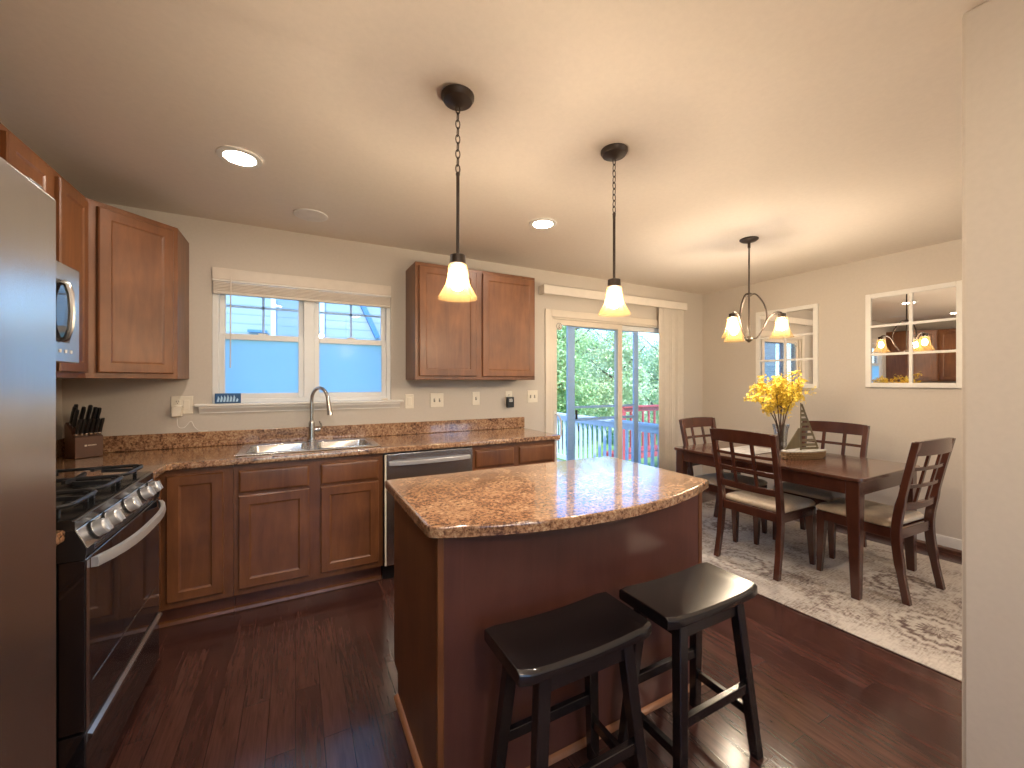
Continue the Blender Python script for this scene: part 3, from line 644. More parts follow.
# ------------------------------------------------------------------ sink and faucet
sk = thing('kitchen_sink', (0.1, 3.12, CT), 'stainless steel double bowl sink set into the counter', 'sink')
mb = MB(); z = CT + 0.001; zr = CT + 0.007
bowls = [(SX0 + 0.045, 0.085, SY0 + 0.045, SY1 - 0.10), (0.125, SX1 - 0.045, SY0 + 0.045, SY1 - 0.10)]
def rr(a, b, c, d, z, r=0.05, n=5):
    out = []
    for (cx, cy, s) in ((b - r, c + r, -90), (b - r, d - r, 0), (a + r, d - r, 90), (a + r, c + r, 180)):
        for k in range(n): out.append((cx + r * math.cos(R(s + 90 * k / (n - 1))), cy + r * math.sin(R(s + 90 * k / (n - 1))), z))
    return out
# rim made of strips round the bowls
def strip(a, b, c, d): mb.box(a, b, c, d, z, zr)
strip(SX0, SX1, SY0, SY0 + 0.05); strip(SX0, SX1, SY1 - 0.105, SY1); strip(SX0, SX0 + 0.05, SY0 + 0.05, SY1 - 0.105); strip(SX1 - 0.05, SX1, SY0 + 0.05, SY1 - 0.105); strip(0.08, 0.13, SY0 + 0.05, SY1 - 0.105)
mb.build('rim', 'steel', sk, 0.003)
for (a, b, c, d) in bowls:
    mb = MB(); mb.loops([rr(a, b, c, d, zr + 0.0015), rr(a + 0.006, b - 0.006, c + 0.006, d - 0.006, zr - 0.008), rr(a + 0.015, b - 0.015, c + 0.015, d - 0.015, CT - 0.16), rr(a + 0.04, b - 0.04, c + 0.04, d - 0.04, CT - 0.18)], False, True)
    bo = mb.build('bowl', 'steel', sk); so = bo.modifiers.new('wall', 'SOLIDIFY'); so.thickness = 0.0015
    MB().lathe([(0.045, CT - 0.1795), (0.04, CT - 0.177), (0.02, CT - 0.179)], ((a + b) / 2, (c + d) / 2, 0), 20).build('drain', 'chrome', sk)
fa = thing('faucet', (0.104, 3.315, CT + 0.007), 'tall brushed nickel gooseneck faucet behind the sink', 'faucet')
fx, fy, fz = 0.104, 3.315, CT + 0.0072
mb = MB(); mb.lathe([(0.03, fz), (0.03, fz + 0.006), (0.023, fz + 0.012), (0.021, fz + 0.03), (0.021, fz + 0.13), (0.017, fz + 0.145), (0.013, fz + 0.15)], (fx, fy, 0), 20); mb.build('base', 'nickel', fa)
dx, dy = 0.115, -0.165; pts = [(fx, fy, fz + 0.14), (fx, fy, fz + 0.28)]
for k in range(0, 10):
    a = math.pi * k / 10 * 1.02; s = (1 - math.cos(a)) / 2 * 0.86; pts.append((fx + dx * s, fy + dy * s, fz + 0.30 + 0.09 * math.sin(a)))
mb = MB(); mb.tube(pts, 0.0125, 12); mb.build('spout', 'nickel', fa)
e = Vector(pts[-1]); mb = MB(); mb.tube([e + Vector((0, 0, 0.004)), e + Vector((0.006, -0.009, -0.05)), e + Vector((0.012, -0.016, -0.095)), e + Vector((0.014, -0.019, -0.125))], [0.013, 0.0155, 0.017, 0.02], 14); mb.build('spray_head', 'nickel', fa)
mb = MB(); mb.tube([(fx + 0.018, fy, fz + 0.082), (fx + 0.06, fy - 0.004, fz + 0.084)], 0.014, 12); mb.tube([(fx + 0.055, fy - 0.004, fz + 0.085), (fx + 0.064, fy - 0.006, fz + 0.115), (fx + 0.052, fy - 0.01, fz + 0.145)], 0.006, 8); mb.build('lever', 'nickel', fa)

# ------------------------------------------------------------------ dishwasher
dw = thing('dishwasher', (0.845, 3.1, 0), 'stainless steel dishwasher with bar handle beside the sink cabinet', 'dishwasher')
box(0.526, 1.168, FY, YB - 0.03, 0.10, 0.872).build('body', 'black', dw)
box(0.528, 1.166, FY - 0.028, FY - 0.001, 0.11, 0.865).build('door', 'steel', dw, 0.004)
box(0.5285, 0.540, FY - 0.0295, FY - 0.0282, 0.115, 0.862).build('bright_edge', 'almond', dw)  # pale strip paints in the brightness along the steel door's edge
mb = MB(); n = 9; rings = []
for k in range(n):
    s = k / (n - 1); x = 0.556 + s * 0.59; bow = 0.028 * (1 - (2 * s - 1) ** 4)
    rings.append([(x, FY - 0.030 - bow + q[0], 0.80 + q[1]) for q in ((-0.008, -0.014), (0.006, -0.014), (0.006, 0.014), (-0.008, 0.014))])
mb.loops(rings); mb.build('handle', 'handle_steel', dw, 0.003)
box(0.526, 1.168, FY + 0.03, FY + 0.05, 0.0, 0.0995).build('toe_kick', 'black', dw)

# ------------------------------------------------------------------ gas range
RY0, RY1, RXF = 1.705, 2.465, -0.565
ra = thing('gas_range', (-0.9, 2.085, 0), 'black and stainless gas range with cast iron grates', 'range')
mb = MB(); mb.box(XL + 0.01, -0.628, RY0, RY1, 0.03, 0.905); mb.build('body', 'enamel', ra, 0.003)
mb = MB(); mb.prism([(XL + 0.01, 0.9055), (XL + 0.01, 0.928), (-0.60, 0.938), (-0.588, 0.930), (-0.588, 0.904), (-0.628, 0.904), (-0.628, 0.9055)], 'y', RY0 - 0.002, RY1 + 0.002); mb.build('cooktop', 'enamel', ra, 0.003)
mb = MB(); mb.prism([(-0.6275, 0.903), (-0.588, 0.903), (-0.562, 0.842), (-0.6275, 0.842)], 'y', RY0 + 0.006, RY1 - 0.006); cp = mb.build('control_panel', 'steel', ra, 0.003)
for a, b in ((RY0 - 0.001, RY0 + 0.0055), (RY1 - 0.0055, RY1 + 0.001)):
    mb = MB(); mb.prism([(-0.6275, 0.9035), (-0.5885, 0.9035), (-0.5625, 0.842), (-0.5665, 0.811), (-0.6275, 0.811)], 'y', a, b); mb.build('end_cap', 'black', ra)
nrm = Vector((0.061, 0, 0.026)).normalized()
for k, y in enumerate((1.80, 1.905, 2.085, 2.265, 2.37)):
    c0 = Vector((-0.5755, y, 0.8735)); mb = MB(); mb.tube([c0, c0 + nrm * 0.006, c0 + nrm * 0.007, c0 + nrm * 0.030, c0 + nrm * 0.034], [0.0265, 0.0265, 0.0255, 0.0245, 0.021], 22)
    up2 = Vector((-nrm.z, 0, nrm.x)); mb.beam(c0 + nrm * 0.036 - up2 * 0.019, c0 + nrm * 0.036 + up2 * 0.019, 0.009, 0.012, nrm); kn = mb.build('knob', 'handle_steel', ra)
    mb = MB(); mb.tube([c0 + nrm * 0.0005, c0 + nrm * 0.0055], [0.032, 0.031], 22); mb.build('skirt', 'black', kn)
mb = MB(); mb.box(-0.6275, -0.570, RY0 + 0.006, RY1 - 0.006, 0.812, 0.841); vt = mb.build('vent_strip', 'black', ra, 0.002)
mb = MB()
for k in range(7): 
    for q in (0, 1, 2): mb.box(-0.5695, -0.5680, RY0 + 0.07 + k * 0.09, RY0 + 0.15 + k * 0.09, 0.816 + q * 0.0085, 0.8205 + q * 0.0085)
mb.build('vent_bar', 'steel', vt)
mb = MB(); mb.box(-0.6275, RXF, RY0 + 0.002, RY1 - 0.002, 0.285, 0.81); od = mb.build('oven_door', 'blackglass', ra, 0.004)
mb = MB(); 
mb.box(RXF + 0.0003, RXF + 0.0016, RY0 + 0.004, RY0 + 0.022, 0.29, 0.805); mb.box(RXF + 0.0003, RXF + 0.0016, RY0 + 0.05, RY1 - 0.06, 0.412, 0.416)
mb.build('door_trim', 'steel', od)
mb = MB(); n = 13; rings = []
for k in range(n):
    s = k / (n - 1); y = RY0 + 0.03 + s * 0.70; bow = 0.052 * (1 - abs(2 * s - 1) ** 3.0)
    rings.append([(RXF + 0.010 + bow + q[0], y, 0.790 + q[1]) for q in ((-0.008, -0.015), (0.008, -0.015), (0.010, 0.0), (0.008, 0.015), (-0.008, 0.015))])
mb.loops(rings); mb.build('handle', 'handle_steel', od)
mb = MB(); mb.box(-0.6275, RXF, RY0 + 0.002, RY1 - 0.002, 0.06, 0.278); dwr = mb.build('storage_drawer', 'blackglass', ra, 0.004)
mb = MB(); mb.prism([(RXF + 0.0003, 0.245), (RXF + 0.012, 0.255), (RXF + 0.012, 0.268), (RXF + 0.0003, 0.274)], 'y', RY0 + 0.01, RY1 - 0.01); mb.build('drawer_lip', 'steel', dwr)
MB().box(RXF + 0.0003, RXF + 0.001, 2.07, 2.10, 0.335, 0.343).build('badge', 'chrome', od)
for y in (1.86, 2.085, 2.31):
    for x in ((-1.08, -0.77) if y != 2.085 else (-0.92,)):
        mb = MB(); mb.lathe([(0.05, 0.936), (0.05, 0.942), (0.036, 0.944), (0.036, 0.952), (0.02, 0.954)], (x, y, 0), 18); mb.build('burner', 'iron', ra)
for k in range(3):
    y0 = RY0 + 0.02 + k * 0.243; y1 = y0 + 0.234; x0, x1 = XL + 0.05, -0.612; zz = 0.972; mb = MB(); rr_ = 0.0075
    loop = []
    for (cx, cy, s) in ((x1 - 0.05, y0 + 0.05, -90), (x1 - 0.05, y1 - 0.05, 0), (x0 + 0.05, y1 - 0.05, 90), (x0 + 0.05, y0 + 0.05, 180)):
        for q in range(5): loop.append((cx + 0.05 * math.cos(R(s + 22.5 * q)), cy + 0.05 * math.sin(R(s + 22.5 * q)), zz))
    mb.tube(loop, rr_, 6, True)
    for x in (x0 + 0.15, (x0 + x1) / 2, x1 - 0.15):
        mb.beam((x, y0, zz), (x, y0 + 0.085, zz + 0.006), 0.011, 0.013); mb.beam((x, y1, zz), (x, y1 - 0.085, zz + 0.006), 0.011, 0.013)
    mb.beam((x0, (y0 + y1) / 2, zz), (x0 + 0.11, (y0 + y1) / 2, zz + 0.006), 0.011, 0.013); mb.beam((x1, (y0 + y1) / 2, zz), (x1 - 0.11, (y0 + y1) / 2, zz + 0.006), 0.011, 0.013)
    mb.beam(((x0 + x1) / 2 - 0.05, (y0 + y1) / 2, zz + 0.005), ((x0 + x1) / 2 + 0.05, (y0 + y1) / 2, zz + 0.005), 0.011, 0.013)
    for x in (x0 + 0.03, x1 - 0.03):
        for y in (y0 + 0.02, y1 - 0.02): mb.bar((x, y, 0.936), (x, y, zz), (0.012, 0.012))
    mb.build('grate', 'iron', ra)

# ------------------------------------------------------------------ microwave
mw = thing('microwave', (-1.04, 2.09, 1.44), 'stainless over-the-range microwave with a curved vertical handle', 'microwave')
mx0 = -0.865
box(XL + 0.003, mx0, 1.711, 2.467, 1.44, 1.838).build('body', 'steel', mw, 0.003)
dm = box(mx0 + 0.001, mx0 + 0.028, 1.711, 2.467, 1.434, 1.838).build('door', 'steel', mw, 0.004)
box(mx0 + 0.0284, mx0 + 0.030, 1.76, 2.375, 1.515, 1.765).build('window', 'blackglass', dm, 0.001)
mb = MB(); mb.tube([(mx0 + 0.03, 2.31, 1.758), (mx0 + 0.045, 2.31, 1.75), (mx0 + 0.056, 2.31, 1.71), (mx0 + 0.060, 2.31, 1.64), (mx0 + 0.056, 2.31, 1.57), (mx0 + 0.045, 2.31, 1.53), (mx0 + 0.03, 2.31, 1.522)], 0.012, 10); mb.build('handle', 'nickel', dm)
for y in (2.29, 2.335, 2.38): box(mx0 + 0.0284, mx0 + 0.0305, y, y + 0.016, 1.472, 1.486).build('button', 'white', dm)

# ------------------------------------------------------------------ refrigerator
fr = thing('refrigerator', (-0.88, 0.905, 0), 'tall stainless steel refrigerator at the left edge of the picture', 'refrigerator')
FX = -0.496
box(XL + 0.02, FX - 0.075, 0.452, 1.36, 0.02, 1.745).build('body', 'enamel', fr, 0.004)
for a, b in ((0.452, 0.84), (0.846, 1.36)):
    mb = MB(); poly = []
    n = 9
    for k in range(n): 
        s = k / (n - 1); poly.append((FX - 0.004 + 0.004 * (1 - (2 * s - 1) ** 2), a + s * (b - a)))
    poly = [(FX - 0.07, a)] + poly + [(FX - 0.07, b)]
    mb.prism(poly, 'z', 0.06, 1.785); d = mb.build('door', 'fridge_steel', fr, 0.006, ang=25)
    hy = b - 0.05 if b < 1 else a + 0.05
    mb = MB(); mb.tube([(FX - 0.004, hy, 0.80), (FX + 0.05, hy, 0.83), (FX + 0.055, hy, 1.1), (FX + 0.05, hy, 1.42), (FX - 0.004, hy, 1.45)], 0.011, 8); mb.build('handle', 'steel', d)
MB().box(FX - 0.16, FX - 0.02, 1.285, 1.345, 1.7865, 1.806).build('hinge_cover', 'black', fr, 0.006)
box(XL + 0.05, FX - 0.08, 0.46, 1.35, 0.0, 0.019).build('foot_rail', 'black', fr)

# ------------------------------------------------------------------ island
ISX0, ISX1, ISY0, ISY1 = 0.388, 1.626, 1.222, 1.845
isl = thing('kitchen_island', (1.0, 1.53, 0), 'reddish brown kitchen island cabinet with plain panels', 'island')
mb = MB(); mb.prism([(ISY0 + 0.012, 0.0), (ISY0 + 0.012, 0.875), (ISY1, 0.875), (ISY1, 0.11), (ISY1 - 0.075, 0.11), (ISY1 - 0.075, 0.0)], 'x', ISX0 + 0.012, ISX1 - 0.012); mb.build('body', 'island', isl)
for a, b in ((ISX0, ISX0 + 0.0115), (ISX1 - 0.0115, ISX1)):
    mb = MB(); mb.prism([(ISY0 + 0.012, 0.0), (ISY0 + 0.012, 0.875), (ISY1 + 0.001, 0.875), (ISY1 + 0.001, 0.105), (ISY1 - 0.07, 0.105), (ISY1 - 0.07, 0.0)], 'x', a, b); mb.build('side_panel', 'cab', isl)
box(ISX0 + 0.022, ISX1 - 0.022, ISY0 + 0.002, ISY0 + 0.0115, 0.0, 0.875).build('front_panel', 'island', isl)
for a, b in ((ISX0, ISX0 + 0.022), (ISX1 - 0.022, ISX1)): box(a, b, ISY0 - 0.002, ISY0 + 0.0115, 0, 0.875).build('corner_stile', 'cab', isl, 0.003)
qr = [(0, 0), (0.018, 0), (0.016, 0.009), (0.009, 0.016), (0, 0.018)]
mb = MB(); mb.prism([(ISX0 - a, b) for a, b in qr], 'y', ISY0 - 0.018, ISY1 - 0.075); mb.build('shoe_strip', 'oakshoe', isl)
mb = MB(); mb.prism([(ISY0 - 0.002 - a, b) for a, b in qr], 'x', ISX0, ISX1); mb.build('shoe_strip', 'oakshoe', isl)
for (a, b) in ((ISX0 + 0.03, ISX0 + 0.60), (ISX0 + 0.64, ISX1 - 0.03)):
    MB().face_panel((b, ISY1 + 0.0005, 0.148), (-1, 0, 0), (0, 1, 0), b - a, 0.68).build('door', 'cab', isl)
it = thing('countertop', (1.0, 1.5, CT - 0.038), 'bow-fronted brown speckled island countertop reflecting the patio door', 'countertop')
poly = [(0.354, 1.876), (0.354, 1.225), (0.362, 1.203), (0.385, 1.188)]
for k in range(1, 20):
    s = k / 20; poly.append((0.385 + s * (1.605 - 0.385), 1.188 - 0.128 * (1 - (2 * s - 1) ** 2) - 0.004 * s))
poly += [(1.605, 1.184), (1.634, 1.194), (1.642, 1.215), (1.642, 1.868)]
mb = MB(); slab(mb, poly, CT - 0.038, CT, 0.008); mb.build('worktop', 'granite', it, ang=50)

# ================================================================== STOOLS
def make_stool(label):
    t = thing('bar_stool', (0, 0, 0), label, 'stool', 'bar stools')
    mb = MB(); rings = []; n = 15
    for k in range(n):
        s = -1 + 2 * k / (n - 1); x = 0.236 * s; z1 = 0.606 - 0.013 * (1 - s * s) ; z0 = 0.566 - 0.004 * (1 - s * s)
        y = 0.117 - (0.010 if abs(s) > 0.99 else 0)
        rings.append([(x, -y, z0), (x, -y - 0.004, z0 + 0.008), (x, -y - 0.003, z1 - 0.008), (x, -y + 0.007, z1), (x, y - 0.007, z1), (x, y + 0.003, z1 - 0.008), (x, y + 0.004, z0 + 0.008), (x, y, z0)])
    mb.loops(rings); mb.build('seat', 'stool', t, 0.003, world=False)
    f = {}
    for sx in (-1, 1):
        for sy in (-1, 1):
            a, b = (sx * 0.20, sy * 0.128, 0), (sx * 0.148, sy * 0.082, 0.565); f[(sx, sy)] = (Vector(a), Vector(b))
            MB().bar(a, b, (0.034, 0.032), (0.040, 0.036)).build('leg', 'stool', t, 0.003, world=False)
    at = lambda c, z: f[c][0] + (f[c][1] - f[c][0]) * (z / 0.565)
    for sy in (-1, 1):
        MB().beam(at((-1, sy), 0.25), at((1, sy), 0.25), 0.02, 0.034).build('stretcher', 'stool', t, 0.002, world=False)
        a = at((-1, sy), 0.535); b = at((1, sy), 0.535); MB().beam(a, b, 0.018, 0.056).build('apron', 'stool', t, 0.002, world=False)
    for sx in (-1, 1):
        MB().beam(at((sx, -1), 0.155), at((sx, 1), 0.155), 0.02, 0.032).build('stretcher', 'stool', t, 0.002, world=False)
        MB().beam(at((sx, -1), 0.535), at((sx, 1), 0.535), 0.018, 0.056).build('apron', 'stool', t, 0.002, world=False)
    return t
s1 = make_stool('black saddle-seat bar stool in front of the middle of the island')
s2 = copy_tree(s1); s2['label'] = 'black saddle-seat bar stool at the right end of the island'
s1.location = (0.742, 1.022, 0); s2.location = (1.272, 1.010, 0)

# ================================================================== DINING
rg = tag(box(-0.85, 0.85, -1.25, 1.25, 0.001, 0.009).build('area_rug', 'rug', None, 0.003), 'distressed cream and brown patterned rug under the dining table', 'rug')
rg.location = (3.445, 1.72, 0); rg.rotation_euler = (0, 0, R(2.9))
TX0, TX1, TY0, TY1, TZ = 3.03, 3.93, 1.178, 2.585, 0.762; RZ = 0.0095
tb = thing('dining_table', ((TX0 + TX1) / 2, (TY0 + TY1) / 2, RZ), 'dark cherry rectangular dining table on the rug', 'table')
mb = MB()
pl = [(TX0, TY0 + 0.03), (TX0 + 0.012, TY0 + 0.012), (TX0 + 0.04, TY0), (TX1 - 0.04, TY0), (TX1 - 0.012, TY0 + 0.012), (TX1, TY0 + 0.03), (TX1, TY1 - 0.03), (TX1 - 0.012, TY1 - 0.012), (TX1 - 0.04, TY1), (TX0 + 0.04, TY1), (TX0 + 0.012, TY1 - 0.012), (TX0, TY1 - 0.03)]
slab(mb, pl, TZ - 0.024, TZ, 0.007); mb.build('tabletop', 'tabletop', tb)
ins = 0.022; lw = 0.074
for cx, cy, sx, sy in ((TX0 + ins, TY0 + ins, 1, 1), (TX1 - ins, TY0 + ins, -1, 1), (TX0 + ins, TY1 - ins, 1, -1), (TX1 - ins, TY1 - ins, -1, -1)):
    q = lambda w_, z: [(cx, cy, z), (cx + sx * w_, cy, z), (cx + sx * w_, cy + sy * w_, z), (cx, cy + sy * w_, z)]
    mb = MB(); mb.loops([q(0.044, RZ), q(lw, 0.62), q(lw, TZ - 0.0245)]); mb.build('leg', 'cherry', tb, 0.004)
for a in ((TX0 + ins + 0.008, TX0 + ins + 0.03, TY0 + ins + lw, TY1 - ins - lw), (TX1 - ins - 0.03, TX1 - ins - 0.008, TY0 + ins + lw, TY1 - ins - lw), (TX0 + ins + lw, TX1 - ins - lw, TY0 + ins + 0.008, TY0 + ins + 0.03), (TX0 + ins + lw, TX1 - ins - lw, TY1 - ins - 0.03, TY1 - ins - 0.008)):
    box(a[0], a[1], a[2], a[3], TZ - 0.115, TZ - 0.0245).build('apron', 'cherry', tb, 0.002)

def bez(pts, n):
    """smooth curve through points (Catmull-Rom)"""
    P = [Vector(p) for p in pts]; P = [P[0] * 2 - P[1]] + P + [P[-1] * 2 - P[-2]]; out = []
    for i in range(1, len(P) - 2):
        for k in range(n):
            t = k / n; a, b, c, d = P[i - 1], P[i], P[i + 1], P[i + 2]
            out.append(0.5 * ((2 * b) + (c - a) * t + (2 * a - 5 * b + 4 * c - d) * t * t + (3 * b - a - 3 * c + d) * t ** 3))
    out.append(P[-2]); return out
def make_chair(label):
    t = thing('dining_chair', (0, 0, 0), label, 'chair', 'dining chairs')
    bk = lambda z: -0.183 - 0.10 * max(0, (z - 0.46) / 0.54) ** 1.15
    for sx in (-1, 1):
        cv = bez([(sx * 0.222, -0.235, 0.0), (sx * 0.218, -0.198, 0.22), (sx * 0.216, -0.182, 0.44), (sx * 0.220, bk(0.7), 0.70), (sx * 0.226, bk(0.985), 0.985)], 5)
        rings = []
        for p in cv:
            wx = 0.036; wy = 0.046 if 0.2 < p.z < 0.6 else 0.036
            rings.append([(p.x + a * wx / 2, p.y + b * wy / 2, p.z) for a, b in ((-1, -1), (1, -1), (1, 1), (-1, 1))])
        MB().loops(rings).build('leg', 'cherry', t, 0.003, ang=30, world=False)
        q = lambda w_, z: [(sx * 0.222, 0.265, z), (sx * 0.222 - sx * w_, 0.265, z), (sx * 0.222 - sx * w_, 0.265 - w_, z), (sx * 0.222, 0.265 - w_, z)]
        MB().loops([q(0.030, 0), q(0.050, 0.34), q(0.050, 0.43)]).build('leg', 'cherry', t, 0.003, world=False)
        MB().beam((sx * 0.213, -0.163, 0.403), (sx * 0.213, 0.214, 0.403), 0.02, 0.062).build('seat_rail', 'cherry', t, 0.002, world=False)
    MB().beam((-0.198, -0.182, 0.403), (0.198, -0.182, 0.403), 0.02, 0.062).build('seat_rail', 'cherry', t, 0.002, world=False)
    MB().beam((-0.172, 0.252, 0.403), (0.172, 0.252, 0.403), 0.02, 0.062).build('seat_rail', 'cherry', t, 0.002, world=False)
    mb = MB(); rings = []
    for ins, z in ((0.006, 0.4345), (0.0, 0.442), (0.0, 0.458), (0.012, 0.472), (0.05, 0.483), (0.12, 0.487)):
        rings.append(rr(-0.222 + ins, 0.222 - ins, -0.160 + ins, 0.278 - ins, z, 0.03, 4))
    mb.loops(rings); mb.build('seat_cushion', 'fabric', t, ang=60, world=False)
    def rail(name, z, h, th, bow, x=0.206):
        mb = MB(); rings = []; n = 11
        for k in range(n):
            s = -1 + 2 * k / (n - 1); y = bk(z) - bow * (1 - s * s); hh = h
            dz = (0.008 * (1 - s * s) if name == 'top_rail' else 0)
            rings.append([(s * x, y - th / 2 - (bk(z - h / 2) - bk(z)) * -1 * 0, z - hh / 2), (s * x, y + th / 2, z - hh / 2), (s * x, y + th / 2 + (bk(z + h / 2) - bk(z)), z + hh / 2 + dz), (s * x, y - th / 2 + (bk(z + h / 2) - bk(z)), z + hh / 2 + dz)])
        mb.loops(rings).build(name, 'cherry', t, 0.002, world=False)
    rail('top_rail', 0.945, 0.088, 0.022, 0.022, 0.228)
    rail('lattice_rail', 0.815, 0.022, 0.016, 0.020); rail('lattice_rail', 0.705, 0.022, 0.016, 0.018); rail('back_rail', 0.575, 0.046, 0.02, 0.016)
    for sx in (-1, 1):
        x = sx * 0.076; rings = []
        for p in bez([(x, bk(0.59) - 0.014, 0.596), (x, bk(0.75) - 0.017, 0.75), (x, bk(0.905) - 0.019, 0.905)], 4):
            rings.append([(p.x + a * 0.024 / 2, p.y + b * 0.014 / 2, p.z) for a, b in ((-1, -1), (1, -1), (1, 1), (-1, 1))])
        MB().loops(rings).build('lattice_slat', 'cherry', t, 0.0015, ang=30, world=False)
    return t
c1 = make_chair('cherry dining chair on the island side of the table, seen from behind')
c2 = copy_tree(c1); c2['label'] = 'cherry dining chair at the near end of the table, by the partition wall'
c3 = copy_tree(c1); c3['label'] = 'cherry dining chair on the mirror side of the table'
c4 = copy_tree(c1); c4['label'] = 'cherry dining chair at the far end of the table, by the patio door'
c1.location = (3.118, 1.812, RZ); c1.rotation_euler.z = R(-90)
c2.location = (3.495, 1.268, RZ); c2.rotation_euler.z = R(-3)
c3.location = (3.86, 1.80, RZ); c3.rotation_euler.z = R(91)
c4.location = (3.475, 2.385, RZ); c4.rotation_euler.z = R(180)

# things on the table
tag(box(3.22, 3.70, 1.99, 2.30, TZ + 0.0005, TZ + 0.004).build('placemat', 'mat', None, 0.001), 'pale ribbed woven placemat behind the vase on the dining table', 'mat')
MZ = TZ + 0.0005
va = thing('vase', (3.50, 1.90, MZ), 'clear glass vase holding yellow branches on the dining table', 'vase')
mb = MB(); prof = [(0.001, 0.004), (0.040, 0.004), (0.043, 0.02), (0.043, 0.12), (0.050, 0.20), (0.062, 0.25), (0.060, 0.25), (0.047, 0.20), (0.040, 0.12), (0.040, 0.022), (0.001, 0.018)]
mb.lathe([(r, z + MZ - 0.004) for r, z in prof], (3.50, 1.90, 0), 28); mb.build('vessel', 'vaseglass', va)
rnd = random.Random(11)
tips = [(-0.16, -0.12, 0.60), (-0.10, 0.13, 0.56), (-0.02, -0.03, 0.66), (0.07, 0.12, 0.62), (0.13, -0.06, 0.57), (0.17, 0.10, 0.48), (-0.20, 0.05, 0.46), (0.03, -0.17, 0.50)]
cr_, cs_ = math.cos(0.4892), math.sin(0.4892)
ordn = ['leftmost', 'second from the left', 'third from the left', 'fourth from the left', 'fifth from the left', 'sixth from the left', 'seventh from the left', 'rightmost']
tips = [(a * 0.80, b * 0.9, h) for a, b, h in tips]
tips.sort(key=lambda q: q[0])
for k, (a, b, h) in enumerate(tips):
    ex, ey = 3.50 + a * cr_ + b * cs_, 1.90 - a * cs_ + b * cr_
    br = thing('flower_branch', (3.50, 1.90, MZ), f'branch of yellow blossom in the glass vase, {ordn[k]}', 'flowers', 'yellow blossom branches in the vase')
    base = Vector((3.50 - a * 0.09, 1.90 + b * 0.09, MZ + 0.022)); tip = Vector((ex, ey, MZ + h))
    neck = Vector((3.50 + (ex - 3.5) * 0.20, 1.90 + (ey - 1.9) * 0.20, MZ + 0.25)); mid = neck.lerp(tip, 0.5) + Vector((rnd.uniform(-.02, .02), rnd.uniform(-.02, .02), 0.03))
    cv = bez([base, neck, mid, tip], 6); mb = MB(); mb.tube(cv, [0.0055 - 0.0035 * i / (len(cv) - 1) for i in range(len(cv))], 6)
    anchors = [cv[i] for i in range(9, len(cv))]
    for q in range(7):
        p = cv[rnd.randint(10, len(cv) - 2)]; e2 = p + Vector((rnd.gauss(0, .05), rnd.gauss(0, .05), rnd.uniform(.0, .08))); mb.tube([p, p.lerp(e2, .5) + Vector((0, 0, .006)), e2], 0.0018, 5); anchors += [p.lerp(e2, .5), e2, e2]
    mb.build('stem', 'twig', br)
    mb = MB()
    for q in range(270):
        p = rnd.choice(anchors) + Vector((rnd.gauss(0, .02), rnd.gauss(0, .02), rnd.gauss(0, .017)))
        nn = Vector((rnd.gauss(0, 1), rnd.gauss(0, 1), rnd.gauss(0.3, 1))).normalized(); s = nn.orthogonal().normalized(); u = nn.cross(s); r0 = rnd.uniform(.009, .015)
        for j in range(4):
            a0 = math.pi / 2 * j; d = s * math.cos(a0) + u * math.sin(a0); e = s * -math.sin(a0) + u * math.cos(a0)
            mb.add([p, p + d * r0 * .6 + e * r0 * .4 + nn * r0 * .25, p + d * r0 + nn * r0 * .45, p + d * r0 * .6 - e * r0 * .4 + nn * r0 * .25], [(0, 1, 2, 3)])
    mb.build('blossoms', 'blossom', br)

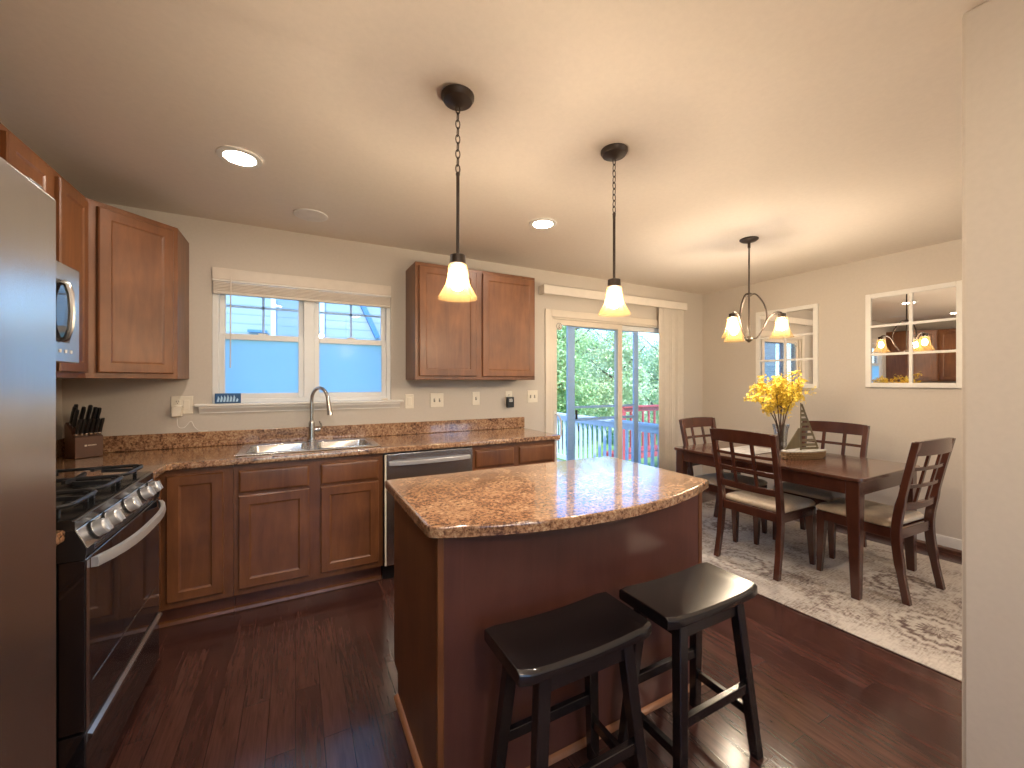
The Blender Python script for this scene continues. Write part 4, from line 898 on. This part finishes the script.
# decorative sailboat: hull along the picture's horizontal
def boat():
    L = Vector((cr_, -cs_, 0)); D = Vector((cs_, cr_, 0)); o = Vector((3.475, 1.715, MZ))
    L = (L + D * 0.18).normalized(); D = Vector((-L.y, L.x, 0))
    t = thing('model_sailboat', tuple(o), 'small wooden model sailboat with slatted sail beside the vase', 'ornament')
    P = lambda a, d, z: tuple(o + L * a + D * d + Vector((0, 0, z)))
    mb = MB(); rings = []
    for a, wd, z0 in ((-0.185, 0.026, 0.004), (-0.15, 0.044, 0), (-0.05, 0.062, 0), (0.06, 0.060, 0), (0.13, 0.042, 0.002), (0.175, 0.016, 0.012), (0.195, 0.004, 0.03)):
        rings.append([P(a, -wd * 0.8, z0), P(a, -wd, 0.03), P(a, -wd * 1.02, 0.056), P(a, wd * 1.02, 0.056), P(a, wd, 0.03), P(a, wd * 0.8, z0)])
    mb.loops(rings); mb.build('hull', 'wicker', t)
    mb = MB(); rings = []
    for a, wd in ((-0.182, 0.028), (-0.15, 0.047), (-0.05, 0.065), (0.06, 0.063), (0.13, 0.044), (0.175, 0.019), (0.2, 0.006)):
        rings.append([P(a, -wd, 0.0565), P(a, -wd, 0.064), P(a, wd, 0.064), P(a, wd, 0.0565)])
    mb.loops(rings); mb.build('deck', 'mat', t)
    mb = MB(); mb.tube([P(-0.03, 0, 0.0645), P(-0.03, 0, 0.43)], [0.006, 0.004], 8); mb.build('mast', 'olive', t)
    mb = MB(); mb.hexa([P(-0.042, -.004, 0.085), P(-0.175, -.004, 0.070), P(-0.175, .004, 0.070), P(-0.042, .004, 0.085)], [P(-0.042, -.004, 0.235), P(-0.050, -.004, 0.235), P(-0.050, .004, 0.235), P(-0.042, .004, 0.235)]); mb.build('jib_sail', 'olive', t)
    ms = MB(); ms.beam(P(0.125, 0, 0.075), P(-0.022, 0, 0.42), 0.008, 0.010, tuple(D)); ms.beam(P(-0.022, 0, 0.078), P(0.125, 0, 0.078), 0.009, 0.016); 
    for z in (0.105, 0.14, 0.185, 0.225, 0.265, 0.30, 0.335, 0.365):
        x1 = -0.022 + 0.147 * (0.42 - z) / 0.345; ms.beam(P(-0.024, 0, z), P(x1, 0, z), 0.006, 0.022 if z > .15 else 0.02)
    ms.build('main_sail', 'olive', t)
boat()

# ------------------------------------------------------------------ mirrors on the dining wall
def mirror(y0, y1, z0, z1, label):
    t = thing('wall_mirror', (XR, (y0 + y1) / 2, z0), label, 'mirror', 'window-pane mirrors')
    xb, xf = XR - 0.001, XR - 0.026; f = 0.042
    mb = MB(); mb.box(xf, xb, y0, y0 + f, z0, z1); mb.box(xf, xb, y1 - f, y1, z0, z1); mb.box(xf, xb, y0 + f, y1 - f, z0, z0 + f); mb.box(xf, xb, y0 + f, y1 - f, z1 - f, z1); mb.build('frame', 'white', t, 0.004)
    box(XR - 0.012, XR - 0.004, y0 + f - 0.004, y1 - f + 0.004, z0 + f - 0.004, z1 - f + 0.004).build('mirror_glass', 'mirror', t)
    mb = MB(); ym = (y0 + y1) / 2; mb.box(XR - 0.022, XR - 0.0125, ym - 0.011, ym + 0.011, z0 + f, z1 - f)
    for q in (1 / 3, 2 / 3): zc = z0 + f + (z1 - z0 - 2 * f) * q; mb.box(XR - 0.0215, XR - 0.0125, y0 + f, y1 - f, zc - 0.010, zc + 0.010)
    mb.build('glazing_bar', 'white', t)
mirror(1.132, 1.748, 1.305, 2.142, 'white six-pane mirror nearest the partition wall, reflecting the cabinets')
mirror(2.128, 2.740, 1.292, 2.132, 'white six-pane mirror nearest the patio door, reflecting the glass door')

# ------------------------------------------------------------------ ceiling lamps
def bell(cx, cy, zt, zb, rt, rb):
    h = zt - zb; prof = [(rt, zt), (rt * 1.02, zt - h * 0.1), (rt * 1.12, zt - h * 0.35), (rt * 1.32, zt - h * 0.6), (rt + (rb - rt) * 0.68, zt - h * 0.82), (rb, zb)]
    mb = MB(); mb.lathe(prof, (cx, cy, 0), 32, False); return mb
def pendant(x, y, label):
    t = thing('pendant_light', (x, y, CEIL), label, 'lamp', 'pendant lights')
    mb = MB(); mb.lathe([(0.064, CEIL - 0.001), (0.064, CEIL - 0.010), (0.055, CEIL - 0.024), (0.02, CEIL - 0.034), (0.008, CEIL - 0.04)], (x, y, 0), 28); mb.build('canopy', 'bronze', t)
    mb = MB(); z = CEIL - 0.038; k = 0
    while z > 2.165:
        pts = []
        for q in range(10):
            a = 2 * math.pi * q / 10; r, zz = 0.0085 * math.cos(a), 0.018 * math.sin(a); pts.append((x + (r if k % 2 == 0 else 0), y + (0 if k % 2 == 0 else r), z - 0.016 + zz))
        mb.tube(pts, 0.0022, 5, True); z -= 0.029; k += 1
    mb.build('chain', 'bronze', t)
    mb = MB(); mb.tube([(x, y, 2.165), (x, y, 2.155), (x, y, 1.85)], [0.009, 0.0065, 0.0065], 10); mb.build('rod', 'bronze', t)
    mb = MB(); mb.lathe([(0.012, 1.852), (0.030, 1.846), (0.032, 1.812), (0.026, 1.806)], (x, y, 0), 20); mb.build('socket_cap', 'bronze', t)
    bell(x, y, 1.8075, 1.679, 0.036, 0.078).build('shade', 'shade', t)
    b = MB(); b.lathe([(0.006, 1.785), (0.016, 1.772), (0.025, 1.748), (0.026, 1.733), (0.018, 1.716), (0.005, 1.71)], (x, y, 0), 14); b.build('bulb', 'bulb', t)
pendant(0.559, 1.50, 'bronze pendant lamp over the left end of the island')
pendant(1.357, 1.50, 'bronze pendant lamp over the right end of the island')

ch = thing('chandelier', (3.125, 1.932, CEIL), 'three-armed bronze chandelier with amber bell shades above the dining table', 'lamp')
hx, hy = 3.125, 1.932
mb = MB(); mb.lathe([(0.066, CEIL - 0.001), (0.066, CEIL - 0.008), (0.05, CEIL - 0.02), (0.012, CEIL - 0.03)], (hx, hy, 0), 28); mb.build('canopy', 'bronze', ch)
mb = MB(); mb.tube([(hx, hy, CEIL - 0.03), (hx, hy, CEIL - 0.07)], 0.010, 10); mb.tube([(hx, hy, CEIL - 0.07), (hx, hy, 1.69)], 0.006, 10); mb.build('rod', 'bronze', ch)
mb = MB(); mb.lathe([(0.006, 1.662), (0.012, 1.668), (0.030, 1.684), (0.026, 1.70), (0.010, 1.712)], (hx, hy, 0), 20); mb.lathe([(0.012, 2.02), (0.024, 2.03), (0.024, 2.04), (0.010, 2.05)], (hx, hy, 0), 20); mb.build('hub', 'bronze', ch)
for k in range(3):
    an = R(-58.0) + k * 2 * math.pi / 3; dv = Vector((math.cos(an), math.sin(an), 0)); o = Vector((hx, hy, 0)); z = lambda r, h: o + dv * r + Vector((0, 0, h))
    mb = MB(); mb.tube(bez([z(0.012, 2.035), z(0.05, 2.03), z(0.10, 1.95), z(0.118, 1.86), z(0.10, 1.78), z(0.055, 1.70), z(0.015, 1.69)], 4), 0.006, 8)
    mb.tube(bez([z(0.108, 1.80), z(0.135, 1.855), z(0.175, 1.882), z(0.207, 1.88), z(0.213, 1.868)], 4), 0.0055, 8); mb.build('arm', 'bronze', ch)
    c = z(0.213, 0)
    mb = MB(); mb.lathe([(0.010, 1.875), (0.028, 1.868), (0.028, 1.842), (0.024, 1.838)], (c.x, c.y, 0), 18); mb.build('socket_cap', 'bronze', ch)
    bell(c.x, c.y, 1.839, 1.688, 0.038, 0.080).build('shade', 'shade', ch)
    b = MB(); b.lathe([(0.006, 1.815), (0.014, 1.802), (0.022, 1.780), (0.023, 1.767), (0.016, 1.752), (0.005, 1.746)], (c.x, c.y, 0), 14); b.build('bulb', 'bulb', ch)

def can(x, y, label):
    t = thing('recessed_light', (x, y, CEIL), label, 'lamp', 'recessed ceiling lights')
    mb = MB(); mb.lathe([(0.098, CEIL - 0.0005), (0.096, CEIL - 0.007), (0.070, CEIL - 0.009), (0.067, CEIL - 0.002)], (x, y, 0), 32, False); mb.build('trim_ring', 'white', t)
    mb = MB(); mb.lathe([(0.066, CEIL - 0.001), (0.066, CEIL - 0.0035)], (x, y, 0), 32); mb.build('lens', 'lens', t)
can(-0.244, 2.416, 'lit recessed ceiling light left of the pendants, near the sink')
can(1.536, 2.423, 'lit recessed ceiling light between the pendants, near the wall cabinet')
can(-0.244, 0.15, 'unseen recessed light by the refrigerator, added as fill')  # this and the following cans are unseen, added to brighten the room
can(0.9, -0.4, 'unseen recessed light over the near aisle, added as fill')
can(0.2, -1.9, 'unseen recessed light by the near wall, added as fill')
can(3.3, -0.6, 'unseen recessed light behind the partition wall, added as fill')
def fill_bowl_lamp(x, y, label):  # unseen lamp type, added to lift the dark ceiling
    t = thing('fill_ceiling_lamp', (x, y, CEIL), label, 'lamp')
    mb = MB(); mb.lathe([(0.08, CEIL - 0.001), (0.08, CEIL - 0.012), (0.03, CEIL - 0.03), (0.012, CEIL - 0.035), (0.012, CEIL - 0.36), (0.02, CEIL - 0.37)], (x, y, 0), 24); mb.build('stem', 'bronze', t)
    mb = MB(); mb.lathe([(0.02, CEIL - 0.372), (0.10, CEIL - 0.36), (0.17, CEIL - 0.32), (0.205, CEIL - 0.26), (0.21, CEIL - 0.255)], (x, y, 0), 32, False); mb.build('shade', 'shade', t)
    point_lamp(t, (x + 0.06, y, CEIL - 0.27), FILL_BOWL_W, 0.05)
fill_bowl_lamp(0.35, -1.3, 'unseen bronze bowl lamp over the near aisle, added as fill')
fill_bowl_lamp(3.2, -1.0, 'unseen bronze bowl lamp behind the partition wall, added as fill')
sp = thing('ceiling_speaker', (0.09, 3.03, CEIL), 'round flush speaker in the ceiling above the sink window', 'speaker')
MB().lathe([(0.105, CEIL - 0.0005), (0.104, CEIL - 0.006), (0.094, CEIL - 0.008)], (0.09, 3.03, 0), 36).build('rim', 'white', sp)
MB().lathe([(0.092, CEIL - 0.0082), (0.08, CEIL - 0.0095), (0.01, CEIL - 0.0105)], (0.09, 3.03, 0), 36).build('grille', 'grille', sp)

# ------------------------------------------------------------------ wall plates
def plate(x, z, gangs, label, kinds, cat):
    wd = 0.072 + 0.046 * (gangs - 1); y = YB - 0.001
    t = thing('wall_outlet' if cat == 'outlet' else 'light_switch', (x, YB, z), label, cat)
    box(x - wd / 2, x + wd / 2, y - 0.007, y, z - 0.06, z + 0.06).build('cover_plate', 'almond', t, 0.003)
    for g, k in enumerate(kinds):
        gx = x + (g - (gangs - 1) / 2) * 0.046
        if k == 'rocker': box(gx - 0.016, gx + 0.016, y - 0.012, y - 0.0075, z - 0.033, z + 0.033).build('rocker', 'almond', t, 0.002)
        elif k == 'toggle':
            box(gx - 0.006, gx + 0.006, y - 0.0085, y - 0.0072, z - 0.014, z + 0.014).build('toggle_slot', 'black', t); MB().hexa([(gx - .004, y - .009, z - .004), (gx + .004, y - .009, z - .004), (gx + .004, y - .009, z + .008), (gx - .004, y - .009, z + .008)], [(gx - .003, y - .022, z + .006), (gx + .003, y - .022, z + .006), (gx + .003, y - .022, z + .012), (gx - .003, y - .022, z + .012)]).build('toggle', 'almond', t)
        else:
            for dz in (-0.02, 0.02):
                f_ = MB().lathe([(0.017, y - 0.0095), (0.017, y - 0.0073)], (gx, 0, z + dz), 20, True, 'y').build('receptacle', 'almond', t)
                mb = MB(); mb.box(gx - 0.0075, gx - 0.0052, y - 0.0102, y - 0.0096, z + dz - 0.001, z + dz + 0.009); mb.box(gx + 0.0052, gx + 0.0075, y - 0.0102, y - 0.0096, z + dz - 0.001, z + dz + 0.009); mb.box(gx - 0.002, gx + 0.002, y - 0.0102, y - 0.0096, z + dz - 0.011, z + dz - 0.006); mb.build('slot', 'black', f_)
    return t
plate(-0.668, 1.200, 2, 'double wall plate with outlet and plugged adapter left of the sink window', ['outlet', 'rocker'], 'outlet')
plate(0.846, 1.190, 1, 'single rocker switch just right of the sink window sill', ['rocker'], 'switch')
plate(1.085, 1.195, 2, 'double toggle switch under the left door of the wall cabinet', ['toggle', 'toggle'], 'switch')
plate(1.452, 1.203, 1, 'single toggle switch under the right door of the wall cabinet', ['toggle'], 'switch')
plate(1.790, 1.208, 1, 'outlet holding a black plug-in timer, by the end of the wall cabinet', ['outlet'], 'outlet')
plate(2.052, 1.212, 2, 'double toggle switch nearest the patio door', ['toggle', 'toggle'], 'switch')
ad = thing('plug_adapter', (-0.690, YB - 0.03, 1.15), 'cream plug-in adapter with thin cord in the left outlet', 'adapter')
box(-0.716, -0.664, YB - 0.048, YB - 0.0115, 1.126, 1.196).build('adapter_body', 'almond', ad, 0.004)
mb = MB(); mb.tube(bez([(-0.69, YB - 0.03, 1.1265), (-0.685, YB - 0.028, 1.06), (-0.655, YB - 0.02, 1.05), (-0.62, YB - 0.016, 1.09), (-0.60, YB - 0.014, 1.05), (-0.57, YB - 0.012, 1.022), (-0.53, YB - 0.012, 1.020)], 5), 0.002, 6); mb.build('cord', 'white', ad)
tm = thing('plug_timer', (1.79, YB - 0.03, 1.17), 'small black plug-in timer on the outlet by the wall cabinet', 'timer')
box(1.755, 1.825, YB - 0.05, YB - 0.0115, 1.115, 1.212).build('timer_body', 'black', tm, 0.005)
box(1.772, 1.808, YB - 0.0515, YB - 0.0502, 1.165, 1.198).build('dial_window', 'nickel', tm, 0.001)

# ------------------------------------------------------------------ small things by the sink
pq = thing('window_plaque', (-0.415, YB - 0.02, WZ0), 'small blue and white plaque on the left of the window sill', 'ornament')
px0, px1 = -0.488, -0.338
box(px0, px1, YB - 0.030, YB - 0.014, WZ0 + 0.0005, WZ0 + 0.070).build('plaque_board', 'plaque', pq, 0.003)
mb = MB(); rn = random.Random(5)
for k in range(7):
    x = px0 + 0.012 + k * 0.018; h = rn.uniform(.025, .05); mb.prism([(x, WZ0 + .012), (x + .012, WZ0 + .012), (x + .016, WZ0 + .012 + h * .6), (x + .008, WZ0 + .012 + h)], 'y', YB - 0.0312, YB - 0.0302)
mb.build('plaque_print', 'plaque_light', pq)
tag(MB().prism([(0.615, WZ0 + 0.0005), (0.665, WZ0 + 0.0005), (0.663, WZ0 + 0.018), (0.62, WZ0 + 0.014)], 'y', YB - 0.032, YB - 0.012).build('wood_wedge', 'cream', None, 0.002), 'tiny tan wedge on the right end of the window sill', 'ornament')

kb_l = Vector((-1.104, 3.197, CT + 0.001)); ku = Vector((0.79, 0.613, 0)); kd = Vector((-0.613, 0.79, 0))
KP = lambda a, d, z: tuple(kb_l + ku * a + kd * d + Vector((0, 0, z)))
kb = thing('knife_block', tuple(kb_l), 'dark wooden knife block in the counter corner beside the range', 'knife block')
prof = [(0, 0), (0, 0.122), (0.035, 0.134), (0.045, 0.158), (0.115, 0.205), (0.135, 0.19), (0.125, 0)]
mb = MB(); mb.loops([[KP(0, d, z) for d, z in prof], [KP(0.122, d, z) for d, z in prof]]); mb.build('block', 'block', kb, 0.003)
mb = MB(); mb.hexa([KP(0.040, -.0007, .066), KP(0.050, -.0007, .066), KP(0.050, -.0002, .066), KP(0.040, -.0002, .066)], [KP(0.040, -.0007, .076), KP(0.050, -.0007, .076), KP(0.050, -.0002, .076), KP(0.040, -.0002, .076)])
for k in range(7):
    a = 0.054 + k * 0.0055; mb.hexa([KP(a, -.0007, .068), KP(a + .0035, -.0007, .068), KP(a + .0035, -.0002, .068), KP(a, -.0002, .068)], [KP(a, -.0007, .075), KP(a + .0035, -.0007, .075), KP(a + .0035, -.0002, .075), KP(a, -.0002, .075)])
mb.build('maker_mark', 'almond', kb)
def knife(a, d, z, ln, wd, label, group, lean=0.42):
    p = Vector(KP(a, d, z)); ax = (Vector((0, 0, 1)) - kd * lean).normalized()
    t = thing('kitchen_knife', tuple(p), label, 'knife', group); s = ku
    mb = MB(); mb.beam(p + ax * 0.001, p + ax * 0.016, 0.012, wd * 0.85, tuple(ax.cross(s))); mb.build('bolster', 'chrome', t, 0.001)
    q = ax.cross(s).normalized(); rings = []
    for f, k in ((0.0165, .8), (0.03, .9), (ln * .6, 1.0), (ln * .85, 1.1), (ln, .75)):
        c = p + ax * f + q * (-0.004 if f > ln * .8 else 0); rings.append([tuple(c + s * x * 0.0075 + q * y * wd * k / 2) for x, y in ((-1, -.6), (-.6, -1), (.6, -1), (1, -.6), (1, .6), (.6, 1), (-.6, 1), (-1, .6))])
    mb = MB(); mb.loops(rings); mb.build('handle', 'black', t)
    mb = MB(); c0 = p + ax * (ln * .5)
    for f in (.3, .55, .8):
        c = p + ax * ln * f; mb.tube([c - s * 0.0083, c + s * 0.0083], 0.002, 6)
    mb.build('rivet', 'chrome', t)
on = ['first', 'second', 'third', 'fourth', 'fifth', 'sixth']
for k in range(6): knife(0.012 + k * 0.0195, 0.016, 0.1295, 0.105, 0.016, f'black-handled steak knife, {on[k]} from the left in the front row', 'steak knives in the block')
for k, (a, ln) in enumerate(((0.045, 0.125), (0.072, 0.135), (0.096, 0.12), (0.114, 0.115))): knife(a, 0.072, 0.1785, ln, 0.026, f'large black-handled knife, {on[k]} from the left in the upper row', 'large knives in the block')
for k, (a, d) in enumerate(((0.014, 0.060), (0.012, 0.085), (0.024, 0.1035))): knife(a, d, 0.158 + (d - 0.045) * 0.671 + 0.001, 0.12, 0.022, f'black-handled knife at the left side of the block, {["nearest", "middle", "farthest back"][k]}', 'side knives in the block')

# ================================================================== OUTSIDE
GZ = -0.75
tag(box(-30, 40, YB + 0.2, 50, GZ - 0.3, GZ).build('lawn', 'grass', None), 'green lawn beyond the house', 'ground', None, 'structure')
dk = box(1.2, 4.55, YB + 0.14, 7.6, -0.26, -0.16).build('deck', 'deck', None); tag(dk, 'grey board deck outside the patio door', 'deck', None, 'structure')
def railing(name, a, b, z0, mat, label, n, cap_h=0.09, hgt=0.92):
    a, b = Vector((a[0], a[1], 0)), Vector((b[0], b[1], 0)); L = (b - a); ln = L.length
    t = thing(name, tuple((a + b) / 2 + Vector((0, 0, z0))), label, 'railing')
    Z = lambda z: Vector((0, 0, z))
    MB().beam(a + Z(z0 + hgt - 0.02), b + Z(z0 + hgt - 0.02), 0.14, 0.04).build('top_rail', mat, t, 0.004)
    MB().beam(a + Z(z0 + hgt - 0.085), b + Z(z0 + hgt - 0.085), 0.04, cap_h).build('fascia_rail', mat, t, 0.003)
    MB().beam(a + Z(z0 + 0.10), b + Z(z0 + 0.10), 0.04, 0.08).build('bottom_rail', mat, t, 0.003)
    for k in range(n):
        p = a + L * ((k + 0.5) / n); MB().bar((p.x, p.y, z0 + 0.141), (p.x, p.y, z0 + hgt - 0.131), (0.036, 0.036)).build('baluster', mat, t)
    for p in (a, b): MB().bar((p.x, p.y, z0), (p.x, p.y, z0 + hgt - 0.041), (0.09, 0.09)).build('post', mat, t, 0.004)
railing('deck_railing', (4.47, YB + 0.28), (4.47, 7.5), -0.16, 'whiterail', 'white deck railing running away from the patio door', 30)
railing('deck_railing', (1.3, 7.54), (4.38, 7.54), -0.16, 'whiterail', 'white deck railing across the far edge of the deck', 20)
d2 = box(6.0, 10.0, 6.4, 7.0, -0.28, -0.18).build('neighbour_deck', 'redrail', None); tag(d2, 'red neighbouring deck beyond the white railing', 'deck', None, 'structure')
railing('neighbour_railing', (6.05, 6.46), (9.9, 6.46), -0.18, 'redrail', 'red railing of the neighbouring deck', 22, 0.08, 1.03)

nh = thing('neighbour_house', (-1.0, 9.5, GZ), 'white sided neighbouring house, coloured blue as by skylight, seen through the sink window', 'house')
box(-8.0, 2.6, 9.5, 15.0, GZ, 5.2).build('siding_wall', 'siding', nh)
mb = MB(); mb.prism([(-8.5, 5.2), (3.1, 5.2), (-2.7, 8.6)], 'y', 9.1, 15.2); mb.build('roof', 'shingle', nh)
for (x0, x1, z0, z1) in ((-0.35, 0.45, 2.2, 3.4), (-4.2, -3.2, 2.0, 3.4)):
    mb = MB(); f = 0.09; mb.box(x0 - f, x0, 9.45, 9.499, z0 - f, z1 + f); mb.box(x1, x1 + f, 9.45, 9.499, z0 - f, z1 + f); mb.box(x0, x1, 9.45, 9.499, z0 - f, z0); mb.box(x0, x1, 9.45, 9.499, z1, z1 + f); fo = mb.build('window_frame', 'whiterail', nh)
    box(x0, x1, 9.48, 9.495, z0, z1).build('window_pane', 'glass', fo); box(x0, x1, 9.496, 9.499, z0, z1).build('window_shade', 'siding', fo)
mb = MB(); mb.beam((1.28, 9.44, 3.1), (1.62, 9.44, 2.35), 0.10, 0.08, (0, 1, 0)); mb.build('stair_brace', 'bluetrim', nh)
mb = MB(); mb.beam((-0.83, 9.44, 2.36), (-0.5, 9.44, 2.36), 0.05, 0.05); mb.build('gutter_pipe', 'bluetrim', nh)

rt = random.Random(3)
def tree(x, y, h, rad, mat, label, nleaf=9000, leaf=0.085):
    t = thing('tree', (x, y, GZ), label, 'tree', 'trees beyond the deck')
    mb = MB(); mb.tube([(x, y, GZ), (x + 0.05, y, GZ + h * 0.4), (x - 0.05, y + 0.05, GZ + h * 0.85)], [0.09, 0.06, 0.02], 8)
    for k in range(7):
        z = GZ + h * (0.22 + 0.09 * k); a = rt.uniform(0, 6.28); mb.tube([(x, y, z), (x + math.cos(a) * rad * .5, y + math.sin(a) * rad * .5, z + .4), (x + math.cos(a) * rad * .85, y + math.sin(a) * rad * .85, z + .8)], [0.05, 0.03, 0.01], 6)
    mb.build('trunk', 'bark', t)
    clus = []
    for k in range(90):
        th = rt.uniform(0, 6.283); ph = math.acos(rt.uniform(-1, 1)); q = rt.uniform(.1, 1) ** .5
        clus.append(Vector((x + .85 * rad * q * math.sin(ph) * math.cos(th), y + .85 * rad * q * math.sin(ph) * math.sin(th), GZ + h * 0.52 + h * 0.47 * q * math.cos(ph))))
    mb = MB()
    for k in range(int(nleaf * 1.5)):
        c = rt.choice(clus); p = c + Vector((rt.uniform(-.25, .25) * rad, rt.uniform(-.25, .25) * rad, rt.gauss(0, rad * .14)))
        n = Vector((rt.gauss(0, 1), rt.gauss(-.3, 1), rt.gauss(.6, 1))).normalized(); s = n.orthogonal().normalized(); a = rt.uniform(0, 6.28); u = n.cross(s); s, u = s * math.cos(a) + u * math.sin(a), u * math.cos(a) - s * math.sin(a); l = leaf * rt.uniform(.7, 1.3)
        mb.add([p - s * l * .5, p - u * l * .28, p + s * l * .5, p + u * l * .28], [(0, 1, 2, 3)])
    me = bpy.data.meshes.new('crown'); me.from_pydata([(a - x, b - y, c - GZ) for a, b, c in mb.v], [], mb.f); me.materials.append(M[mat])
    o = bpy.data.objects.new('crown', me); COL.objects.link(o); o.parent = t
tree(5.0, 10.6, 4.5, 1.15, 'leaf3', 'bluish green tree at the left edge of the patio door view', 12000)
tree(7.4, 10.6, 4.5, 1.15, 'leaf1', 'fresh green tree in the middle of the patio door view', 13000)
tree(9.8, 10.6, 4.3, 1.15, 'leaf2', 'pale green tree at the right of the patio door view', 13000)
tree(12.2, 10.6, 4.0, 1.15, 'leaf2', 'pale green tree behind the stacked vertical blind', 9000)
tree(7.2, 14.2, 5.0, 1.7, 'leaf1', 'fresh green tree standing back, left of the patio door middle', 14000, .10)
tree(10.8, 14.2, 4.8, 1.7, 'leaf2', 'pale green tree standing back, right of the patio door middle', 14000, .10)
tree(14.4, 14.2, 4.5, 1.7, 'leaf3', 'bluish green tree farthest to the right outside', 12000, .10)
tree(5.6, 18.2, 5.2, 1.9, 'leaf3', 'bluish green tree farthest back on the left', 12000, .11)
tree(9.6, 18.2, 5.2, 1.9, 'leaf1', 'fresh green tree farthest back in the middle', 12000, .11)
tree(13.6, 18.2, 5.2, 1.9, 'leaf1', 'fresh green tree farthest back on the right', 12000, .11)
